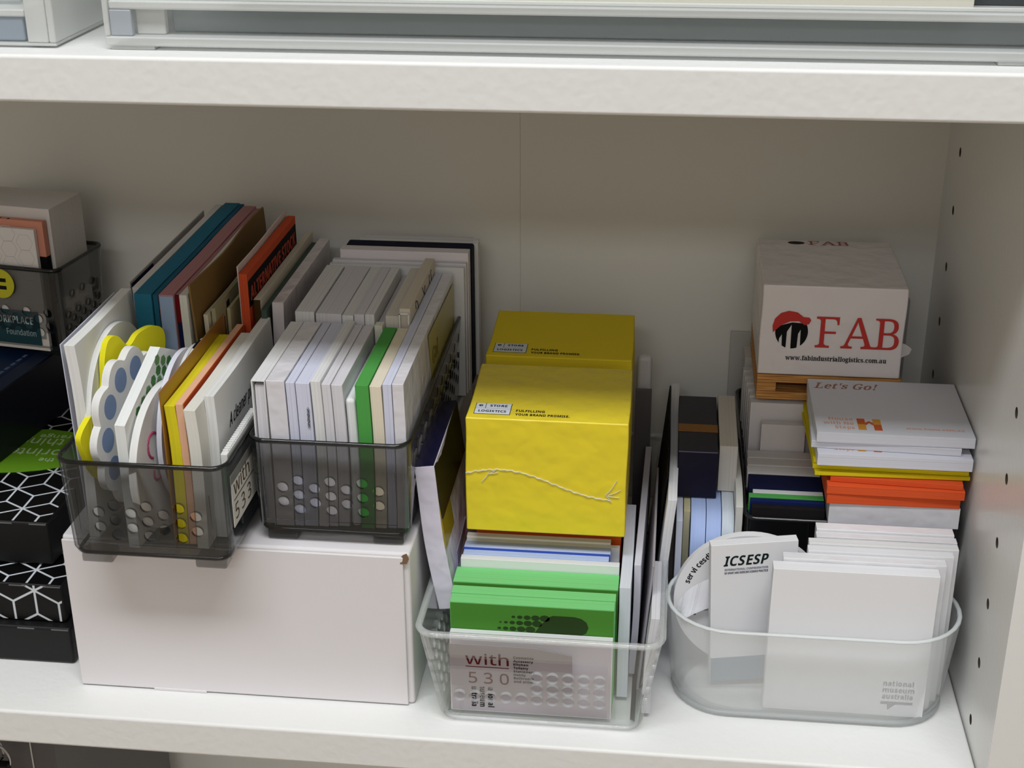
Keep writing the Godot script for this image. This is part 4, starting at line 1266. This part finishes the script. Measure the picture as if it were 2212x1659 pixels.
func fab_print(parent: Node, at: Vector3, rot: Vector3, s: float) -> void:
	var red := ink(Color(0.76, 0.24, 0.22))
	var blk := ink(Color(0.06, 0.07, 0.07))
	var h := Node3D.new()
	h.name = "fab_logo"
	parent.add_child(h, true)
	h.position = at * MM
	h.rotation_degrees = rot
	# black disc cut by white pillars, red cap
	var disc: Array = Geometry2D.clip_polygons(oval(Vector2.ZERO, 8.4, 9.4, 44), PackedVector2Array([Vector2(-12, 1), Vector2(-7, 3), Vector2(0, 5.2), Vector2(7.5, 4.8), Vector2(12, 3), Vector2(12, 14), Vector2(-12, 14)]))
	for gap in [PackedVector2Array([Vector2(-6.4, -12), Vector2(-6.2, -4), Vector2(-4.9, -1.5), Vector2(-4.4, -12)]), PackedVector2Array([Vector2(-2.6, -12), Vector2(-2.4, 0), Vector2(-0.2, 4.0), Vector2(0.0, -12)]), PackedVector2Array([Vector2(3.0, -12), Vector2(3.4, -1), Vector2(4.6, 1.4), Vector2(4.9, -12)])]:
		var nx := []
		for q in disc:
			nx.append_array(Geometry2D.clip_polygons(q, gap))
		disc = nx
	var st := SurfaceTool.new()
	st.begin(Mesh.PRIMITIVE_TRIANGLES)
	for q in disc:
		plate_into(st, q, 0.08)
	part("black_mark", st.commit(), blk, h, Vector3(-20.6, 24.6, 0))
	var cap := PackedVector2Array([Vector2(-9.6, -0.6), Vector2(-10.0, 3), Vector2(-9, 7), Vector2(-6, 10.3), Vector2(-2, 11.6), Vector2(2.4, 10.9), Vector2(5.6, 8.4), Vector2(8.6, 8.2), Vector2(9.6, 6.8), Vector2(8.6, 4.6), Vector2(6.4, 4.0), Vector2(3.4, 6.0), Vector2(-1, 5.8), Vector2(-5.5, 3.6)])
	part("red_cap", plate(cap, 0.1, 60), red, h, Vector3(-20.6, 24.6, 0))
	letters("FAB", 17.2, 42.6, red, h, Vector3(-8.2, 16.4, 0.1), Vector3.ZERO, "Droid Serif")
	letters("www.fabindustriallogistics.com.au", 2.6, 52, blk, h, Vector3(-22.8, 8.8, 0.1), Vector3.ZERO, "Droid Serif", true)


func logo_print(p: Node, h: float, hz: float, full: bool) -> void:
	var o1 := ink(Color(0.80, 0.38, 0.20))
	var o2 := ink(Color(0.86, 0.62, 0.28))
	var pale := ink(Color(0.86, 0.68, 0.60))
	var g := Node3D.new()
	g.name = "house_logo"
	p.add_child(g, true)
	g.position = Vector3(0, h + 0.03, hz) * MM
	g.rotation_degrees = Vector3(-90, 0, 0)
	# drawn with y away from the viewer, front edge at y = 0
	letters("House", 3.4, 11.8, pale, g, Vector3(-30.8, 14.6, 0), Vector3.ZERO, "Droid Sans", true)
	letters("with No", 3.4, 14.6, pale, g, Vector3(-33.6, 9.8, 0), Vector3.ZERO, "Droid Sans", true)
	letters("Steps", 3.4, 9.4, pale, g, Vector3(-28.4, 5.0, 0), Vector3.ZERO, "Droid Sans", true)
	part("logo_mark", plate(rect(-17.2, 11.2, -13.4, 17.4), 0.08), o1, g)
	part("logo_mark", plate(rect(-17.2, 4.6, -13.4, 11.0), 0.08), o2, g)
	part("logo_mark", plate(rect(-9.6, 11.2, -5.8, 17.4), 0.08), o2, g)
	part("logo_mark", plate(rect(-9.6, 4.6, -5.8, 11.0), 0.08), o1, g)
	part("logo_mark", plate(PackedVector2Array([Vector2(-13.4, 10), Vector2(-11.5, 12.6), Vector2(-9.6, 10), Vector2(-9.6, 13), Vector2(-11.5, 14.8), Vector2(-13.4, 13)]), 0.08), o1, g)
	letters("www.hwns.com.au", 2.3, 27.6, pale, g, Vector3(5.8, 7.2, 0), Vector3.ZERO, "Droid Sans", true)
	if full:
		letters("Let's Go!", 7.2, 31, ink(Color(0.66, 0.47, 0.38)), g, Vector3(-34.2, 53, 0), Vector3.ZERO, "Droid Serif", true, "lettering", 0.3)


# ---------------------------------------------------------------- frosted bin
func frosted_bin() -> void:
	grp = ""
	var frost := plastic("frosted", Color(0.93, 0.94, 0.935), 0.33, 0.4)
	frost.backlight_enabled = true
	frost.backlight = Color(0.6, 0.6, 0.6)
	var t := thing("frosted_bin", "frosted oval plastic bin with white pads at the right front", "bin", Vector3(-75.0, 0.2, -58.6))
	part("bin_body", tub(70.5, 32.0, 51, 31.5, 4.5, 2.0, [null, null, null, null], 5.0), frost, t)
	part("rim", lip(70.7, 32.2, 31.7, 50.4, 52.0, 2.2), plastic("frosted_rim", Color(0.93, 0.95, 0.95), 0.6, 0.3), t)
	part("base_rim", lip(66.0, 27.4, 27.0, 0.3, 3.4, 3.0), plastic("frosted_base", Color(0.72, 0.74, 0.74), 0.5, 0.3), t)
	grp = "white pads standing in the frosted bin"
	var W := Color(0.92, 0.92, 0.93)
	var m := pad("white pad with museum print, frontmost in the frosted bin", Vector3(-96.6, 3.0, -44.6), Vector3(-20.6, 81.6, -37.2), paper(Color(0.94, 0.94, 0.95)), {"wave": 0.15})
	var tk := ink(Color(0.36, 0.38, 0.42))
	for k in 3:
		letters(["national", "museum", "australia"][k], 2.7, [14.2, 14.8, 14.4][k], tk, m, Vector3(18.0, 17.4 - 3.7 * k, 3.78), Vector3.ZERO, "Droid Sans", true)
	part("bubble_bar", plate(PackedVector2Array([Vector2(17.6, 8.4), Vector2(32.6, 8.4), Vector2(32.6, 7.0), Vector2(24.6, 6.8), Vector2(21.0, 3.6), Vector2(20.8, 6.8), Vector2(17.6, 6.8)]), 0.08), tk, m, Vector3(0, 0, 3.72))
	pad("shrink-wrapped white pad second from the front in the frosted bin", Vector3(-91.6, 3.0, -51.0), Vector3(-16.6, 83, -45.2), wrapped(Color(0.90, 0.90, 0.91)))
	pad("white pad third from the front in the frosted bin", Vector3(-79.8, 3.0, -56.6), Vector3(-12.4, 84.2, -51.4), paper(W))
	pad("white pad fourth from the front in the frosted bin", Vector3(-79.0, 3.0, -62.2), Vector3(-9.4, 85.0, -57.0), paper(Color(0.9, 0.9, 0.9)))
	pad("wrapped white pad second from the back in the frosted bin", Vector3(-75.0, 3.0, -69.4), Vector3(-9.0, 84.6, -64.4), wrapped(Color(0.89, 0.89, 0.9)))
	pad("wrapped white pad at the very back of the frosted bin", Vector3(-74.6, 3.0, -76.6), Vector3(-9.6, 85.6, -70.0), wrapped(Color(0.91, 0.91, 0.92)))
	var ic := pad("white pad lettered ICSESP, turned slightly, left of the museum pads", Vector3(-122.6, 6.0, -62.0), Vector3(-80.6, 84.0, -56.4), paper(W), {"rot": Vector3(0, 9, 2.5)})
	var dk := ink(Color(0.07, 0.13, 0.14))
	letters("ICSESP", 5.4, 21, dk, ic, Vector3(-14.4, 66.2, 2.9), Vector3(0, 0, 1), "Droid Sans", true, "lettering", 0.22)
	letters("INTERNATIONAL CONFEDERATION", 1.1, 21, ink(Color(0.45, 0.47, 0.55)), ic, Vector3(-14.4, 63.6, 2.9), Vector3(0, 0, 1), "Droid Sans", true)
	letters("OF SPORT AND EXERCISE SCIENCE PRACTICE", 1.1, 21, ink(Color(0.2, 0.23, 0.3)), ic, Vector3(-14.4, 61.7, 2.9), Vector3(0, 0, 1), "Droid Sans", true)
	box("blue_foot", Vector3(-20.8, 0.2, 2.7), Vector3(20.8, 14, 2.95), ink(Color(0.40, 0.50, 0.58)), ic, 0.05)
	# round pad with a curled sheet
	var c := Vector3(-104.4, 45.6, -69.2)
	var rd := MeshInstance3D.new()
	rd.name = numbered("die_cut_pad")
	rd.mesh = plate(oval(Vector2.ZERO, 37.2, 37.2, 64), 4.4, 40)
	rd.material_override = paper(W)
	add_child(rd)
	rd.position = c * MM
	tag(rd, "round white pad with curved lettering and curled sheet at the left of the frosted bin", "note pad", grp)
	var word := "servicesdirectory"
	for k in word.length():
		var a := deg_to_rad(164.0 - k * 3.75)
		var q := Vector2.from_angle(a) * 31.0
		letters(word[k], 2.9, 0.0, ink(Color(0.13, 0.13, 0.17)), rd, Vector3(q.x, q.y, 4.45), Vector3(0, 0, rad_to_deg(a) - 92), "Droid Sans", true)
	letters("promote.com", 1.9, 15, ink(Color(0.25, 0.25, 0.28)), rd, Vector3(-31, 2.0, 4.45), Vector3(0, 0, 4))
	letters("REQ", 1.9, 6, ink(Color(0.2, 0.2, 0.23)), rd, Vector3(-26, -7.4, 4.45), Vector3(0, 0, 180), "Droid Sans", true)
	for k in 2:
		part("small_print", plate(rect(-33, -0.2, -20 + 4 * k, 0.2), 0.06), ink(Color(0.45, 0.45, 0.48)), rd, Vector3(0, -5.0 + k * 2.0, 4.42), Vector3(0, 0, 3))
	var cu := SurfaceTool.new()
	cu.begin(Mesh.PRIMITIVE_TRIANGLES)
	for i in 10:
		for j in 6:
			var f := func(u: float, v: float) -> Vector3:
				var ang := deg_to_rad(186.0 - 62.0 * u)
				var rr := 35.5 - 15.0 * v * (0.35 + 0.65 * sin(PI * clampf(u, 0.0, 1.0)))
				return Vector3(cos(ang) * rr + 3.5 * v * u, sin(ang) * rr * 0.55 - 7.0 + 3.0 * u, 4.6 + 3.4 * sin(PI * 0.5 * v) * (1.0 - 0.45 * u))
			var a: Vector3 = f.call(i / 10.0, j / 6.0)
			var b: Vector3 = f.call((i + 1) / 10.0, j / 6.0)
			var cc: Vector3 = f.call((i + 1) / 10.0, (j + 1) / 6.0)
			var d: Vector3 = f.call(i / 10.0, (j + 1) / 6.0)
			var n: Vector3 = (b - a).cross(d - a).normalized()
			if n.z < 0:
				n = -n
			quad(cu, a, b, cc, d, n, n, n, n)
	part("curled_sheet", cu.commit(), paper(Color(0.93, 0.93, 0.95)), rd)


# ---------------------------------------------------------------- below the lower shelf
func lower_things() -> void:
	grp = ""
	var gp := plastic("grey_sleeve", Color(0.36, 0.35, 0.36), 0.8, 0.3)
	var t := thing("plastic_folder", "dull grey plastic folder with a pale edge standing below the lower shelf", "folder", Vector3(-506, -351.8, -130))
	box("folder_body", Vector3(-60, 0, -100), Vector3(26, 318, 60), gp, t, 1.0)
	box("pale_edge", Vector3(12.4, 2, 60.1), Vector3(13.2, 317, 60.8), mat("pale_edge", Color(0.8, 0.8, 0.78), 0.4), t, 0.2)
	var c := thing("bulldog_clip", "chrome wire clip hanging at the lower left under the shelf", "clip", Vector3(-500, -58, -52))
	var chrome := mat("chrome", Color(0.75, 0.75, 0.76), 0.15)
	chrome.metallic = 1.0
	for k in 2:
		var p := PackedVector3Array()
		for i in 21:
			var a := TAU * i / 20.0
			p.append(Vector3(cos(a) * 4.0 + k * 3, sin(a) * 9.0 - 6 * k, sin(a) * 2))
		part("wire_loop", tube(p, 0.8, 7), chrome, c, Vector3(-4, -8, 0))
	box("clip_jaw", Vector3(-16, -32, -3), Vector3(2, -18, 3), mat("clip_black", Color(0.06, 0.06, 0.06), 0.4), c, 1.0)
